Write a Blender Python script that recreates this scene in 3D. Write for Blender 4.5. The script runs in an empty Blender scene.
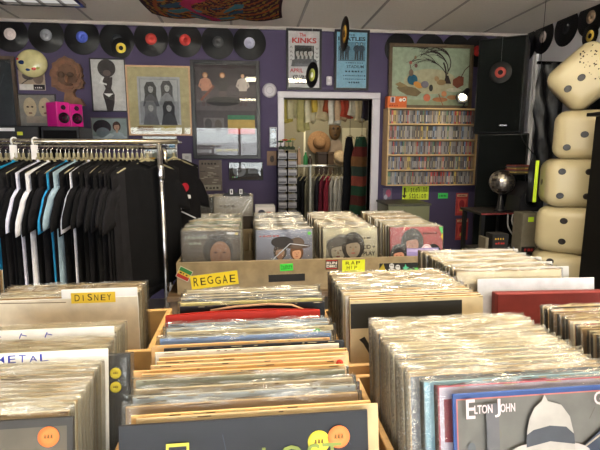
import bpy, bmesh, math, random
from mathutils import Vector, Matrix, Euler
random.seed(11)
PI = math.pi
C = bpy.context.scene.collection
# ------------------------------------------------------------------ camera
F_PX = 451.0; YAW = math.radians(6.5); PIT = math.radians(9.5); H = 1.45
WALL = 4.40; RIGHT = 2.75; LEFT = -3.1; CEIL = 2.57; FRONT = -2.6
def ray(px, py):
    u = (px-300)/F_PX; v = (225-py)/F_PX
    F = math.cos(PIT)+v*math.sin(PIT); U = v*math.cos(PIT)-math.sin(PIT)
    return Vector((F*math.sin(YAW)+u*math.cos(YAW), F*math.cos(YAW)-u*math.sin(YAW), U))
def at(px, py, Y):                      # point of the plane y = Y
    r = ray(px, py); t = Y/r.y; return Vector((r.x*t, Y, H+r.z*t))
def atz(px, py, Z):
    r = ray(px, py); t = (Z-H)/r.z; return Vector((r.x*t, r.y*t, Z))
def atx(px, py, X):
    r = ray(px, py); t = X/r.x; return Vector((X, r.y*t, H+r.z*t))
cam = bpy.data.cameras.new('camera'); cam.sensor_width = 36; cam.lens = 36*F_PX/600; cam.clip_start = .02
co = bpy.data.objects.new('camera', cam); C.objects.link(co)
co.location = (0, 0, H); co.rotation_euler = (PI/2-PIT, 0, -YAW)
bpy.context.scene.camera = co
vs = bpy.context.scene.view_settings
vs.view_transform = 'Standard'; vs.look = 'None'; vs.gamma = 1; vs.use_curve_mapping = False; vs.exposure = 0.5
try: bpy.context.scene.cycles.transparent_max_bounces = 24
except Exception: pass

# ------------------------------------------------------------------ colours and materials
def lin(c):
    c = c/255.0
    return c/12.92 if c <= .04045 else ((c+.055)/1.055)**2.4
def rgb(h):
    if isinstance(h, str): h = tuple(int(h[i:i+2], 16) for i in (0, 2, 4))
    return (lin(h[0]), lin(h[1]), lin(h[2]), 1.0)
M = {}
def mat(name, rough=.5, metal=0., spec=.5, var=.12, vscale=20., bump=0., bscale=60., kind=None, stretch=(1,1,1), coat=0.):
    m = bpy.data.materials.new(name); m.use_nodes = True; n = m.node_tree.nodes; l = m.node_tree.links
    b = n['Principled BSDF']; b.inputs['Roughness'].default_value = rough; b.inputs['Metallic'].default_value = metal
    b.inputs['Specular IOR Level'].default_value = spec
    b.inputs['Coat Weight'].default_value = coat; b.inputs['Coat Roughness'].default_value = .08
    a = n.new('ShaderNodeAttribute'); a.attribute_name = 'col'
    tc = n.new('ShaderNodeTexCoord'); mp = n.new('ShaderNodeMapping'); mp.inputs['Scale'].default_value = stretch
    l.new(tc.outputs['Object'], mp.inputs['Vector'])
    no = n.new('ShaderNodeTexNoise'); no.inputs['Scale'].default_value = vscale; no.inputs['Detail'].default_value = 5
    l.new(mp.outputs[0], no.inputs['Vector'])
    mr = n.new('ShaderNodeMapRange'); mr.inputs['From Min'].default_value = .25; mr.inputs['From Max'].default_value = .75
    mr.inputs['To Min'].default_value = 1-var; mr.inputs['To Max'].default_value = 1+var
    l.new(no.outputs['Fac'], mr.inputs['Value'])
    mx = n.new('ShaderNodeVectorMath'); mx.operation = 'SCALE'
    l.new(a.outputs['Color'], mx.inputs[0]); l.new(mr.outputs[0], mx.inputs['Scale']); l.new(mx.outputs[0], b.inputs['Base Color'])
    if bump:
        n2 = n.new('ShaderNodeTexNoise'); n2.inputs['Scale'].default_value = bscale; n2.inputs['Detail'].default_value = 4
        if kind == 'rings':
            n2 = n.new('ShaderNodeTexWave'); n2.wave_type = 'RINGS'; n2.rings_direction = 'Y'; n2.inputs['Scale'].default_value = bscale
            n2.inputs['Distortion'].default_value = 0
        l.new(mp.outputs[0], n2.inputs['Vector'])
        bp = n.new('ShaderNodeBump'); bp.inputs['Strength'].default_value = bump; bp.inputs['Distance'].default_value = .004
        l.new(n2.outputs['Fac'], bp.inputs['Height']); l.new(bp.outputs[0], b.inputs['Normal'])
    M[name] = m; return m
mat('wall_paint', .75, var=.06, vscale=3, bump=.15, bscale=120)
mat('ceiling_tile', .9, var=.05, vscale=60, bump=.25, bscale=150)
mat('floor_vinyl', .45, var=.2, vscale=4)
mat('white_paint', .35, var=.04, vscale=6)
mat('wood', .5, var=.28, vscale=14, stretch=(1,8,1), bump=.1, bscale=40)
mat('pale_wood', .5, var=.14, vscale=14, stretch=(2,8,2))
mat('card', .7, var=.14, vscale=30, bump=.1, bscale=90)
mat('print', .45, spec=.3, var=.16, vscale=26)
mat('glossy_print', .22, var=.14, vscale=20, coat=.3)
mat('paper', .8, var=.04, vscale=30)
mat('metal', .22, metal=1., var=.08)
mat('gold_metal', .4, metal=.7, var=.15)
mat('black_plastic', .4, var=.1)
mat('plastic', .35, var=.06)
mat('vinyl', .3, var=.05, bump=.2, bscale=90, kind='rings', spec=.35)
mat('cloth', .92, var=.2, vscale=14, bump=.3, bscale=260, spec=.2)
mat('straw', .85, var=.25, vscale=60, bump=.4, bscale=120)
mat('dice_plastic', .38, var=.07, vscale=5)
mat('speaker_cloth', .9, var=.3, vscale=200, spec=.2)
mat('mirror', .35, metal=1., var=0)
mat('carved', .6, var=.35, vscale=18, bump=.6, bscale=30)
def sheet(name, diff, gl, rough, tint=(.93,.93,.9), dcol=(.8,.76,.66), bumpd=.003, bs=38):     # clear film: transparent + a little milky diffuse + gloss
    m = bpy.data.materials.new(name); m.use_nodes = True; n = m.node_tree.nodes; l = m.node_tree.links
    n.remove(n['Principled BSDF']); out = n['Material Output']
    t = n.new('ShaderNodeBsdfTransparent'); t.inputs[0].default_value = tint+(1,)
    d = n.new('ShaderNodeBsdfDiffuse'); d.inputs[0].default_value = dcol+(1,)
    g = n.new('ShaderNodeBsdfGlossy'); g.inputs['Roughness'].default_value = rough
    if bumpd:
        tc = n.new('ShaderNodeTexCoord'); mp = n.new('ShaderNodeMapping'); mp.inputs['Scale'].default_value = (1,1,2.2)
        oi = n.new('ShaderNodeObjectInfo'); l.new(tc.outputs['Object'], mp.inputs[0]); l.new(oi.outputs['Random'], mp.inputs['Location'])
        no = n.new('ShaderNodeTexNoise'); no.inputs['Scale'].default_value = bs; no.inputs['Detail'].default_value = 3; no.inputs['Distortion'].default_value = 1.2
        l.new(mp.outputs[0], no.inputs['Vector'])
        bp = n.new('ShaderNodeBump'); bp.inputs['Strength'].default_value = .9; bp.inputs['Distance'].default_value = bumpd
        l.new(no.outputs['Fac'], bp.inputs['Height']); l.new(bp.outputs[0], g.inputs['Normal'])
    m1 = n.new('ShaderNodeMixShader'); m1.inputs[0].default_value = diff; l.new(t.outputs[0], m1.inputs[1]); l.new(d.outputs[0], m1.inputs[2])
    fr = n.new('ShaderNodeFresnel'); fr.inputs[0].default_value = 1.45
    ad = n.new('ShaderNodeMath'); ad.operation = 'ADD'; ad.use_clamp = True; ad.inputs[1].default_value = gl; l.new(fr.outputs[0], ad.inputs[0])
    m2 = n.new('ShaderNodeMixShader'); l.new(ad.outputs[0], m2.inputs[0]); l.new(m1.outputs[0], m2.inputs[1]); l.new(g.outputs[0], m2.inputs[2])
    l.new(m2.outputs[0], out.inputs[0]); M[name] = m
sheet('film', .06, .02, .12, tint=(.97,.97,.96), bumpd=.0016, bs=55)
sheet('film_thick', .24, .07, .13, tint=(.97,.97,.95), dcol=(.86,.79,.62), bumpd=.003, bs=70)
sheet('glass', 0., .0, .01, tint=(.97,.98,.97), bumpd=0)
def emis(name, col, s):
    m = bpy.data.materials.new(name); m.use_nodes = True; n = m.node_tree.nodes
    e = n.new('ShaderNodeEmission'); e.inputs[0].default_value = rgb(col); e.inputs[1].default_value = s
    m.node_tree.links.new(e.outputs[0], n['Material Output'].inputs[0]); M[name] = m
emis('lamp_glow', 'fff0d0', 6.0)
emis('tube_glow', 'ffedc8', 12.0)
emis('tube_glow_dim', 'f0ece6', .42)

# ------------------------------------------------------------------ mesh builder
_txt = {}
def text_data(s, bold=0.):
    k = (s, bold)
    if k not in _txt:
        cu = bpy.data.curves.new('lettering', 'FONT'); cu.body = s; cu.offset = bold; cu.resolution_u = 3
        o = bpy.data.objects.new('lettering', cu); C.objects.link(o)
        me = bpy.data.meshes.new_from_object(o)
        v = [tuple(p.co) for p in me.vertices]; f = [tuple(p.vertices) for p in me.polygons]
        bpy.data.objects.remove(o); bpy.data.curves.remove(cu); bpy.data.meshes.remove(me)
        _txt[k] = (v, f)
    return _txt[k]
class MB:
    def __init__(s): s.v = []; s.f = []; s.c = []; s.m = []; s.s = []
    def add(s, verts, faces, col, m, smooth=False, T=None):
        b = len(s.v)
        s.v += [tuple(T @ Vector(p)) if T is not None else tuple(p) for p in verts]
        for i, f in enumerate(faces):
            s.f.append(tuple(b+k for k in f)); s.c.append(col[i] if isinstance(col, list) else col); s.m.append(m); s.s.append(smooth)
        return s
    def bm(s, bm, col, m, smooth=False, T=None):
        bm.verts.ensure_lookup_table(); bm.verts.index_update()
        s.add([v.co[:] for v in bm.verts], [[v.index for v in f.verts] for f in bm.faces], col, m, smooth, T); bm.free(); return s
    def box(s, x0, x1, y0, y1, z0, z1, col, m, bev=0., seg=1, T=None):
        if bev:
            b = bmesh.new(); bmesh.ops.create_cube(b, size=1)
            for v in b.verts: v.co = Vector(((x0+x1)/2+v.co.x*(x1-x0), (y0+y1)/2+v.co.y*(y1-y0), (z0+z1)/2+v.co.z*(z1-z0)))
            bmesh.ops.bevel(b, geom=list(b.edges), offset=bev, segments=seg, profile=.5, affect='EDGES')
            return s.bm(b, col, m, seg > 1, T)
        v = [(x0,y0,z0),(x1,y0,z0),(x1,y1,z0),(x0,y1,z0),(x0,y0,z1),(x1,y0,z1),(x1,y1,z1),(x0,y1,z1)]
        return s.add(v, [(0,3,2,1),(4,5,6,7),(0,1,5,4),(2,3,7,6),(1,2,6,5),(3,0,4,7)], col, m, False, T)
    def poly(s, pts, y, col, m, T=None):                       # flat, faces -Y
        return s.add([(p[0], y, p[1]) for p in pts], [tuple(range(len(pts)))], col, m, False, T)
    def slab(s, pts, y0, y1, col, m, T=None, smooth=False):
        n = len(pts)
        v = [(p[0], y0, p[1]) for p in pts]+[(p[0], y1, p[1]) for p in pts]
        f = [tuple(range(n)), tuple(range(2*n-1, n-1, -1))]+[(i, n+i, n+(i+1) % n, (i+1) % n) for i in range(n)]
        return s.add(v, f, col, m, smooth, T)
    def tube(s, pts, r, col, m, n=8, T=None, flat=1.):
        pts = [Vector(p) for p in pts]; V = []; Fc = []
        up = Vector((0,0,1))
        for i, p in enumerate(pts):
            d = (pts[min(i+1, len(pts)-1)]-pts[max(i-1, 0)]).normalized()
            a = d.cross(up); a = a.normalized() if a.length > .05 else Vector((1,0,0))
            b = a.cross(d).normalized(); rr = r[i] if isinstance(r, (list, tuple)) else r
            for k in range(n): V.append(p+a*math.cos(2*PI*k/n)*rr+b*math.sin(2*PI*k/n)*rr*flat)
        for i in range(len(pts)-1):
            for k in range(n): Fc.append((i*n+k, i*n+(k+1) % n, (i+1)*n+(k+1) % n, (i+1)*n+k))
        Fc.append(tuple(range(n-1, -1, -1))); Fc.append(tuple(range((len(pts)-1)*n, len(pts)*n)))
        return s.add(V, Fc, col, m, True, T)
    def lathe(s, prof, col, m, n=24, T=None, smooth=True):       # profile (r, z) about the Z axis
        V = []; Fc = []
        for r, z in prof:
            for k in range(n): V.append((r*math.cos(2*PI*k/n), r*math.sin(2*PI*k/n), z))
        for i in range(len(prof)-1):
            for k in range(n): Fc.append((i*n+k, i*n+(k+1) % n, (i+1)*n+(k+1) % n, (i+1)*n+k))
        Fc.append(tuple(range(n-1, -1, -1))); Fc.append(tuple(range((len(prof)-1)*n, len(prof)*n)))
        return s.add(V, Fc, col, m, smooth, T)
    def ball(s, c, r, col, m, seg=16, rings=10, sc=(1,1,1), T=None):
        b = bmesh.new(); bmesh.ops.create_uvsphere(b, u_segments=seg, v_segments=rings, radius=r)
        for v in b.verts: v.co = Vector((c[0]+v.co.x*sc[0], c[1]+v.co.y*sc[1], c[2]+v.co.z*sc[2]))
        return s.bm(b, col, m, True, T)
    def text(s, t, x, z, h, y, col, m='paper', bold=.01, w=None, align='l', ang=0., T=None):
        v, f = text_data(t, bold)
        if not v: return s
        x0 = min(p[0] for p in v); x1 = max(p[0] for p in v); z0 = min(p[1] for p in v); z1 = max(p[1] for p in v)
        k = h/max(z1-z0, 1e-6) if len(t) > 0 else h; kx = k if w is None else w/(x1-x0)
        ww = (x1-x0)*kx; ox = {'l': 0, 'c': -ww/2, 'r': -ww}[align]; ca = math.cos(ang); sa = math.sin(ang)
        pts = []
        for p in v:
            a = (p[0]-x0)*kx+ox; b = (p[1]-z0)*k
            pts.append((x+a*ca-b*sa, y, z+a*sa+b*ca))
        return s.add(pts, f, col, m, False, T)
    def build(s, name, parent=None, loc=None, rot=None):
        me = bpy.data.meshes.new(name); me.from_pydata(s.v, [], s.f)
        names = sorted(set(s.m))
        for k in names: me.materials.append(M[k])
        ix = {k: i for i, k in enumerate(names)}
        me.polygons.foreach_set('material_index', [ix[k] for k in s.m]); me.polygons.foreach_set('use_smooth', s.s)
        ca = me.color_attributes.new('col', 'FLOAT_COLOR', 'CORNER'); buf = []
        for p, c in zip(s.f, s.c): buf += list(c)*len(p)
        ca.data.foreach_set('color', buf); me.update()
        o = bpy.data.objects.new(name, me); C.objects.link(o)
        if parent: o.parent = parent
        if loc is not None: o.location = loc
        if rot is not None: o.rotation_euler = rot
        return o
    def mesh(s, name):
        o = s.build(name); me = o.data; bpy.data.objects.remove(o); return me
def obj(name, me, parent=None, loc=(0,0,0), rot=(0,0,0)):
    o = bpy.data.objects.new(name, me); C.objects.link(o); o.location = loc; o.rotation_euler = rot
    if parent: o.parent = parent
    return o
def tag(o, label, cat, group=None, kind=None):
    o['label'] = label; o['category'] = cat
    if group: o['group'] = group
    if kind: o['kind'] = kind
    return o
def thing(name, label, cat, loc=(0,0,0), rot=(0,0,0), group=None):
    o = bpy.data.objects.new(name, None); C.objects.link(o); o.empty_display_size = .05; o.location = loc; o.rotation_euler = rot
    return tag(o, label, cat, group)
def part_label(o, t): o['label'] = t; return o
def struct(mb, name): o = mb.build(name); o['kind'] = 'structure'; return o
class Art:                                                       # flat print in unit coordinates of a rectangle, facing -Y
    def __init__(s, mb, x0, x1, z0, z1, y, m='print', step=.0002):
        s.mb = mb; s.x0 = x0; s.z0 = z0; s.w = x1-x0; s.h = z1-z0; s.y = y; s.m = m; s.step = step
    def _y(s): s.y -= s.step; return s.y
    def P(s, u, v): return (s.x0+u*s.w, s.z0+v*s.h)
    def rect(s, u0, v0, u1, v1, col): s.mb.poly([s.P(u0,v0), s.P(u1,v0), s.P(u1,v1), s.P(u0,v1)], s._y(), rgb(col), s.m); return s
    def poly(s, pts, col): s.mb.poly([s.P(*p) for p in pts], s._y(), rgb(col), s.m); return s
    def ell(s, u, v, ru, rv, col, a0=0, a1=2*PI, n=24, rot=0):
        pts = []
        for k in range(n):
            a = a0+(a1-a0)*k/(n if a1-a0 > 6.2 else n-1); du = ru*math.cos(a)*s.w; dv = rv*math.sin(a)*s.h
            x, z = s.P(u, v); pts.append((x+du*math.cos(rot)-dv*math.sin(rot), z+du*math.sin(rot)+dv*math.cos(rot)))
        s.mb.poly(pts, s._y(), rgb(col), s.m); return s
    def circ(s, u, v, r, col): return s.ell(u, v, r, r*s.w/s.h, col)
    def text(s, t, u, v, h, col, w=None, align='l', bold=.01, ang=0.):
        x, z = s.P(u, v); s.mb.text(t, x, z, h*s.h, s._y(), rgb(col), s.m, bold, None if w is None else w*s.w, align, ang); return s
    def strokes(s, u, v, h, col, w, n=5):                          # print too small to read: short strokes
        r = random.Random(int(u*97+v*53+n)); x = u
        for k in range(n):
            ww = w/n*r.uniform(.45, .85); s.poly([(x, v+h*.15), (x+ww, v+h*.1), (x+ww*.95, v+h*r.uniform(.6, .9)), (x+ww*.1, v+h*r.uniform(.6, .9))], col); x += w/n
        return s
    def hand(s, t, u, v, h, col, w):                              # marker lettering: each letter a little off
        n = len(t); r = random.Random(t); yy = s._y()
        for i, ch in enumerate(t):
            if ch == ' ': continue
            x, z = s.P(u+w*i/n, v+r.uniform(-.06, .06)*h)
            nar = .14 if ch in 'Ili1' else r.uniform(.62, .8)
            s.mb.text(ch, x+(w*s.w/n*.25 if nar < .2 else 0), z, h*s.h*r.uniform(.85, 1.08), yy, rgb(col), s.m, .004, w*s.w/n*nar, 'l', r.uniform(-.08, .1))
        return s
    def line(s, pts, wd, col):
        yy = s._y()
        for a, b in zip(pts[:-1], pts[1:]):
            A = Vector(s.P(*a)); B = Vector(s.P(*b)); d = (B-A)
            if d.length < 1e-6: continue
            n = Vector((-d.y, d.x)).normalized()*wd/2*s.w
            s.mb.poly([tuple(A-n), tuple(B-n), tuple(B+n), tuple(A+n)], yy, rgb(col), s.m)
        return s
    def face(s, u, v, k, skin='c9a890', hair='1c1614', body='303040', hk=1.0):       # generic head and shoulders; k = head height in v
        r = s.h/s.w; ku = k*r
        s.poly([(u-.85*ku, v-1.5*k), (u-.7*ku, v-.8*k), (u-.2*ku, v-.62*k), (u+.2*ku, v-.62*k), (u+.7*ku, v-.8*k), (u+.85*ku, v-1.5*k)], body)
        s.ell(u, v+.04*k, .46*ku*hk, .56*k*hk, hair)
        s.rect(u-.12*ku, v-.72*k, u+.12*ku, v-.3*k, skin)
        s.ell(u, v-.05*k, .31*ku, .42*k, skin)
        s.poly([(u-.32*ku, v+.1*k), (u-.26*ku, v+.36*k), (u+.05*ku, v+.46*k), (u+.3*ku, v+.3*k), (u+.32*ku, v+.08*k), (u+.18*ku, v+.2*k), (u-.1*ku, v+.17*k)], hair)
        s.ell(u-.12*ku, v, .05*ku, .02*k, '4a3a30'); s.ell(u+.12*ku, v, .05*ku, .02*k, '4a3a30')
        s.poly([(u-.04*ku, v-.15*k), (u+.05*ku, v-.15*k), (u, v)], '8a6650'); s.ell(u, v-.26*k, .1*ku, .03*k, '8c4a44'); return s
    def figure(s, u, v, k, top='404048', legs='202024', skin='b89880', hair='201814'):  # standing generic person; v = feet, k = height
        r = s.h/s.w; ku = k*r
        s.poly([(u-.12*ku, v), (u-.03*ku, v), (u, v+.42*k), (u+.03*ku, v), (u+.12*ku, v), (u+.11*ku, v+.5*k), (u-.11*ku, v+.5*k)], legs)
        s.poly([(u-.12*ku, v+.46*k), (u+.12*ku, v+.46*k), (u+.15*ku, v+.8*k), (u+.05*ku, v+.85*k), (u-.05*ku, v+.85*k), (u-.15*ku, v+.8*k)], top)
        s.poly([(u-.15*ku, v+.8*k), (u-.22*ku, v+.6*k), (u-.1*ku, v+.5*k), (u-.08*ku, v+.54*k), (u-.16*ku, v+.62*k), (u-.1*ku, v+.78*k)], top)
        s.poly([(u+.15*ku, v+.8*k), (u+.1*ku, v+.78*k), (u+.16*ku, v+.62*k), (u+.08*ku, v+.54*k), (u+.1*ku, v+.5*k), (u+.22*ku, v+.6*k)], top)
        s.ell(u, v+.93*k, .085*ku, .085*k, hair); s.ell(u, v+.915*k, .055*ku, .06*k, skin); return s

# ------------------------------------------------------------------ the room
WP = rgb('463c5c'); CW = rgb('ddd5ce')
p0 = at(284, 98, WALL); p1 = at(372, 98, WALL); DX0, DX1, DZ = p0.x, p1.x, p0.z
b = MB(); T_ = .12
b.box(LEFT-.12, DX0, WALL, WALL+T_, 0, CEIL, WP, 'wall_paint'); b.box(DX1, RIGHT+.12, WALL, WALL+T_, 0, CEIL, WP, 'wall_paint')
b.box(DX0, DX1, WALL, WALL+T_, DZ, CEIL, WP, 'wall_paint'); struct(b, 'wall_back')
b = MB(); b.box(LEFT-.12, LEFT, FRONT, WALL, 0, CEIL, WP, 'wall_paint'); struct(b, 'wall_left')
b = MB(); b.box(RIGHT, RIGHT+.12, FRONT, WALL, 0, CEIL, rgb('e2e0e4'), 'wall_paint'); struct(b, 'wall_right')
b = MB(); WX0, WX1, WZ0, WZ1 = -2.9, 2.5, .45, 2.0
for (x0, x1, z0, z1) in ((LEFT-.12, WX0, 0, CEIL), (WX1, RIGHT+.12, 0, CEIL), (WX0, WX1, 0, WZ0), (WX0, WX1, WZ1, CEIL)):
    b.box(x0, x1, FRONT-.12, FRONT, z0, z1, WP, 'wall_paint')
struct(b, 'wall_front')
b = MB()
for k in range(5):
    x = WX0+(WX1-WX0)*k/4; b.box(x-.03, x+.03, FRONT-.1, FRONT-.02, WZ0, WZ1, rgb('2c2c30'), 'metal')
for z in (WZ0, WZ1): b.box(WX0, WX1, FRONT-.1, FRONT-.02, z-.03, z+.03, rgb('2c2c30'), 'metal')
b.box(WX0, WX1, FRONT-.065, FRONT-.06, WZ0, WZ1, rgb('ffffff'), 'glass'); struct(b, 'window_1')
b = MB(); b.box(LEFT-.12, RIGHT+.12, FRONT-.12, WALL+.12, -.1, 0, rgb('8d867c'), 'floor_vinyl'); struct(b, 'floor')
b = MB(); b.box(-14, 14, -16, FRONT-.12, -.12, -.02, rgb('b8b4ac'), 'ceiling_tile'); struct(b, 'ground')
b = MB(); b.box(LEFT-.12, RIGHT+.12, FRONT-.12, WALL+.12, CEIL, CEIL+.1, CW, 'ceiling_tile'); struct(b, 'ceiling')
# T-bar grid of the ceiling (lines run towards the back wall)
b = MB(); gx0 = atz(365, 25, CEIL).x
for k in range(-6, 5):
    x = gx0+k*.605
    if LEFT < x < RIGHT: b.box(x-.011, x+.011, FRONT, WALL, CEIL-.004, CEIL-.0002, rgb('8e8680'), 'white_paint')
for k in range(6):
    y = WALL-1.0-k*1.21; b.box(LEFT, RIGHT, y-.008, y+.008, CEIL-.0035, CEIL-.0002, rgb('b0a8a2'), 'white_paint')
struct(b, 'trim_1')
b = MB(); b.box(LEFT, RIGHT, WALL-.02, WALL, CEIL-.03, CEIL-.004, rgb('b9b0ab'), 'white_paint'); struct(b, 'trim_2')
# door casing
o0 = at(277.5, 91.5, WALL); o1 = at(380, 91.5, WALL)
b = MB(); b.box(o0.x, DX0, WALL-.025, WALL+.13, 0, DZ, rgb('c9c5cd'), 'white_paint', .004); b.box(DX1, o1.x, WALL-.025, WALL+.13, 0, DZ, rgb('c9c5cd'), 'white_paint', .004)
b.box(o0.x, o1.x, WALL-.025, WALL+.13, DZ, o0.z, rgb('c9c5cd'), 'white_paint', .004); struct(b, 'trim_3')
# the back room behind the doorway
BX0, BX1, BY = DX0-.9, DX1+.9, 6.3
b = MB(); b.box(BX0, BX1, BY, BY+.1, 0, 2.5, rgb('8c8670'), 'wall_paint'); struct(b, 'wall_storeroom_back')
b = MB(); b.box(BX0-.1, BX0, WALL+T_, BY+.1, 0, 2.5, rgb('b0a27c'), 'wall_paint'); struct(b, 'wall_storeroom_left')
b = MB(); b.box(BX1, BX1+.1, WALL+T_, BY+.1, 0, 2.5, rgb('b0a27c'), 'wall_paint'); struct(b, 'wall_storeroom_right')
b = MB(); b.box(BX0-.1, BX1+.1, WALL+T_, BY+.1, -.1, 0, rgb('6d665e'), 'floor_vinyl'); struct(b, 'floor_storeroom')
b = MB(); b.box(BX0-.1, BX1+.1, WALL+T_, BY+.1, 2.5, 2.6, CW, 'ceiling_tile'); struct(b, 'ceiling_storeroom')
b = MB(); q0 = at(342, 128, BY); q1 = at(366, 128, BY)
b.box(q0.x, q1.x, BY-.03, BY, 0, q0.z, rgb('c4bea4'), 'white_paint', .006)
for (z0, z1) in ((.25, .85), (1.05, q0.z-.15)): b.box(q0.x+.08, q1.x-.08, BY-.045, BY-.03, z0, z1, rgb('b9b297'), 'white_paint', .01)
b.ball((q0.x+.05, BY-.07, 1.0), .025, rgb('a08850'), 'metal'); struct(b, 'door_1')

# ------------------------------------------------------------------ lighting
w = bpy.data.worlds.new('World'); bpy.context.scene.world = w; w.use_nodes = True
w.node_tree.nodes['Background'].inputs[0].default_value = (.93, .96, 1.0, 1); w.node_tree.nodes['Background'].inputs[1].default_value = 8.0
def area(name, loc, rot, sx, sy, power, col, portal=False):
    l = bpy.data.lights.new(name, 'AREA'); l.shape = 'RECTANGLE'; l.size = sx; l.size_y = sy; l.energy = power; l.color = col
    if portal: l.cycles.is_portal = True
    o = bpy.data.objects.new(name, l); C.objects.link(o); o.location = loc; o.rotation_euler = rot; return o
area('window_portal', ((WX0+WX1)/2, FRONT-.13, (WZ0+WZ1)/2), (PI/2, 0, 0), WX1-WX0, WZ1-WZ0, 1, (1,1,1), True)
su = bpy.data.lights.new('sun', 'SUN'); su.energy = 75; su.angle = .01; su.color = (1, .95, .86)
sn = bpy.data.objects.new('sun', su); C.objects.link(sn); sn.rotation_euler = (math.radians(-28), math.radians(14), 0)
def troffer(label, x, y, sx, sy, glow, cells, energy=0):
    t = thing('ceiling_light', label, 'ceiling light', (x, y, CEIL-.0285), group=None)
    b = MB(); c = rgb('9a9590')
    for (a0, a1, c0, c1) in ((-sx/2, sx/2, -sy/2, -sy/2+.03), (-sx/2, sx/2, sy/2-.03, sy/2), (-sx/2, -sx/2+.03, -sy/2+.03, sy/2-.03), (sx/2-.03, sx/2, -sy/2+.03, sy/2-.03)):
        b.box(a0, a1, c0, c1, 0, .028, c, 'metal')
    for k in range(1, cells):
        xx = -sx/2+sx*k/cells; b.box(xx-.006, xx+.006, -sy/2+.03, sy/2-.03, 0, .02, c, 'metal')
    b.build('frame', t)
    b = MB(); b.box(-sx/2+.03, sx/2-.03, -sy/2+.03, sy/2-.03, .018, .024, rgb('ffffff'), glow); b.build('diffuser', t)
    if energy:
        l = area('fluorescent_light', (x, y, CEIL-.04), (0, 0, 0), sx-.1, sy-.1, energy, (1, .87, .66))
    return t
L0 = atz(2, 4, CEIL-.03); L1 = atz(88, 9, CEIL-.03)
TX0 = atz(4, 6, CEIL-.03).x; TX1 = atz(84, 6, CEIL-.03).x; TY = atz(84, 8, CEIL-.03).y
troffer('pale fluorescent ceiling panel above the left end of the wall records', (TX0+TX1)/2, TY-.31, TX1-TX0, .62, 'tube_glow_dim', 4, 0)
troffer('lit fluorescent ceiling panel over the front record bins', .55, 1.35, 1.2, .5, 'tube_glow', 2, 29)
troffer('lit fluorescent ceiling panel behind the shopper, at the middle of the shop', .4, -1.6, 1.2, .5, 'tube_glow', 2, 20)
troffer('lit fluorescent ceiling panel over the right aisle', 1.9, -.6, 1.2, .5, 'tube_glow', 2, 20)
sl = bpy.data.lights.new('storeroom_light', 'AREA'); sl.energy = 13; sl.size = .8; sl.color = (1, .86, .62)
so = bpy.data.objects.new('storeroom_light', sl); C.objects.link(so); so.location = ((DX0+DX1)/2, 5.5, 2.42)
t = thing('ceiling_light', 'lit ceiling panel inside the back room', 'ceiling light', ((DX0+DX1)/2, 5.5, 2.45))
b = MB(); b.box(-.42, .42, -.42, .42, .03, .05, rgb('d0d0d0'), 'metal'); b.build('frame', t)
b = MB(); b.box(-.4, .4, -.4, .4, 0, .03, rgb('ffffff'), 'tube_glow_dim'); b.build('diffuser', t)

# ------------------------------------------------------------------ vinyl records
def disc_mesh(r):
    b = MB(); n = 48; T = Matrix.Rotation(PI/2, 4, 'X')
    prof = [(.004, .0012), (r*.34, .0012), (r*.36, .0008), (r*.985, .0008), (r, 0), (r*.985, -.0008), (.004, -.0012)]
    b.lathe(prof, rgb('0b0b0d'), 'vinyl', n, T); return b.mesh('disc')
def label_mesh(r, col, ring=None, m='print'):
    b = MB(); T = Matrix.Rotation(PI/2, 4, 'X')
    b.lathe([(.004, .0013), (.004, .0018), (r, .0018), (r, .0013)], rgb(col), m, 28, T)
    if ring: b.lathe([(.002, .0018), (.002, .0021), (r*.45, .0021), (r*.45, .0018)], rgb(ring), m, 20, T)
    return b.mesh('centre_label')
D12 = disc_mesh(.151); D7 = disc_mesh(.088)
def record(loc, rot, lab, label, group=None, small=False, ring=None, sx=1.):
    t = thing('vinyl_record', label, 'vinyl record', loc, rot, group)
    dd = obj('disc', D7 if small else D12, t)
    obj('centre_label', label_mesh(.044 if small else .05, lab, ring), dd); return t
WR = [(10,34,'d9c9c9','white labelled black record on the purple wall, leftmost of the wall row',None),
      (46,35,'8a8c94','grey labelled black record on the purple wall, above the pale mask', None),
      (82,37,'4f62c8','blue labelled black record on the purple wall, above the carved wooden head', None),
      (117,40,'30343a','dark labelled black record on the purple wall with a small yellow labelled single over it', None),
      (151,39,'c8433c','red labelled black wall record above the group photograph, left of the other red labelled one', None),
      (185,40,'c23a34','red labelled black wall record above the gap between group photograph and tall poster', None),
      (218,42,'4a4a4c','charcoal labelled black record on the purple wall above the tall band poster', None),
      (249.5,43,'c3c3dc','pale lilac labelled black record on the purple wall, right end of the left row', None)]
for i, (px, py, lc, lb, _) in enumerate(WR):
    p = at(px, py, WALL-.004-(.004 if i % 2 else 0)); record(p, (0, 0, 0), lc, lb, ring=('e8d8d8' if i == 0 else None))
for i, (px, py, lc, lb) in enumerate([(400,49,'2a2a30','black record on the purple wall peeping out above the left corner of the bird painting'),
      (430,50,'2a2a30','black record on the purple wall peeping out above the middle of the bird painting'),
      (456,51,'2a2a30','black record on the purple wall peeping out above the right part of the bird painting'),
      (478,51,'c8302c','red labelled black record on the purple wall at the right edge of the bird painting'),
      (503,51,'2a2a30','black record on the purple wall behind the top of the black speaker')]):
    p = at(px, py, WALL-.004-(.004 if i % 2 else 0)); record(p, (0, 0, 0), lc, lb)
p = at(121, 48, WALL-.016); record(p, (0, 0, 0), 'd9c04a', 'small black single with a yellow label over a wall record above the pin up print', small=True, ring='10100c')
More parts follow.
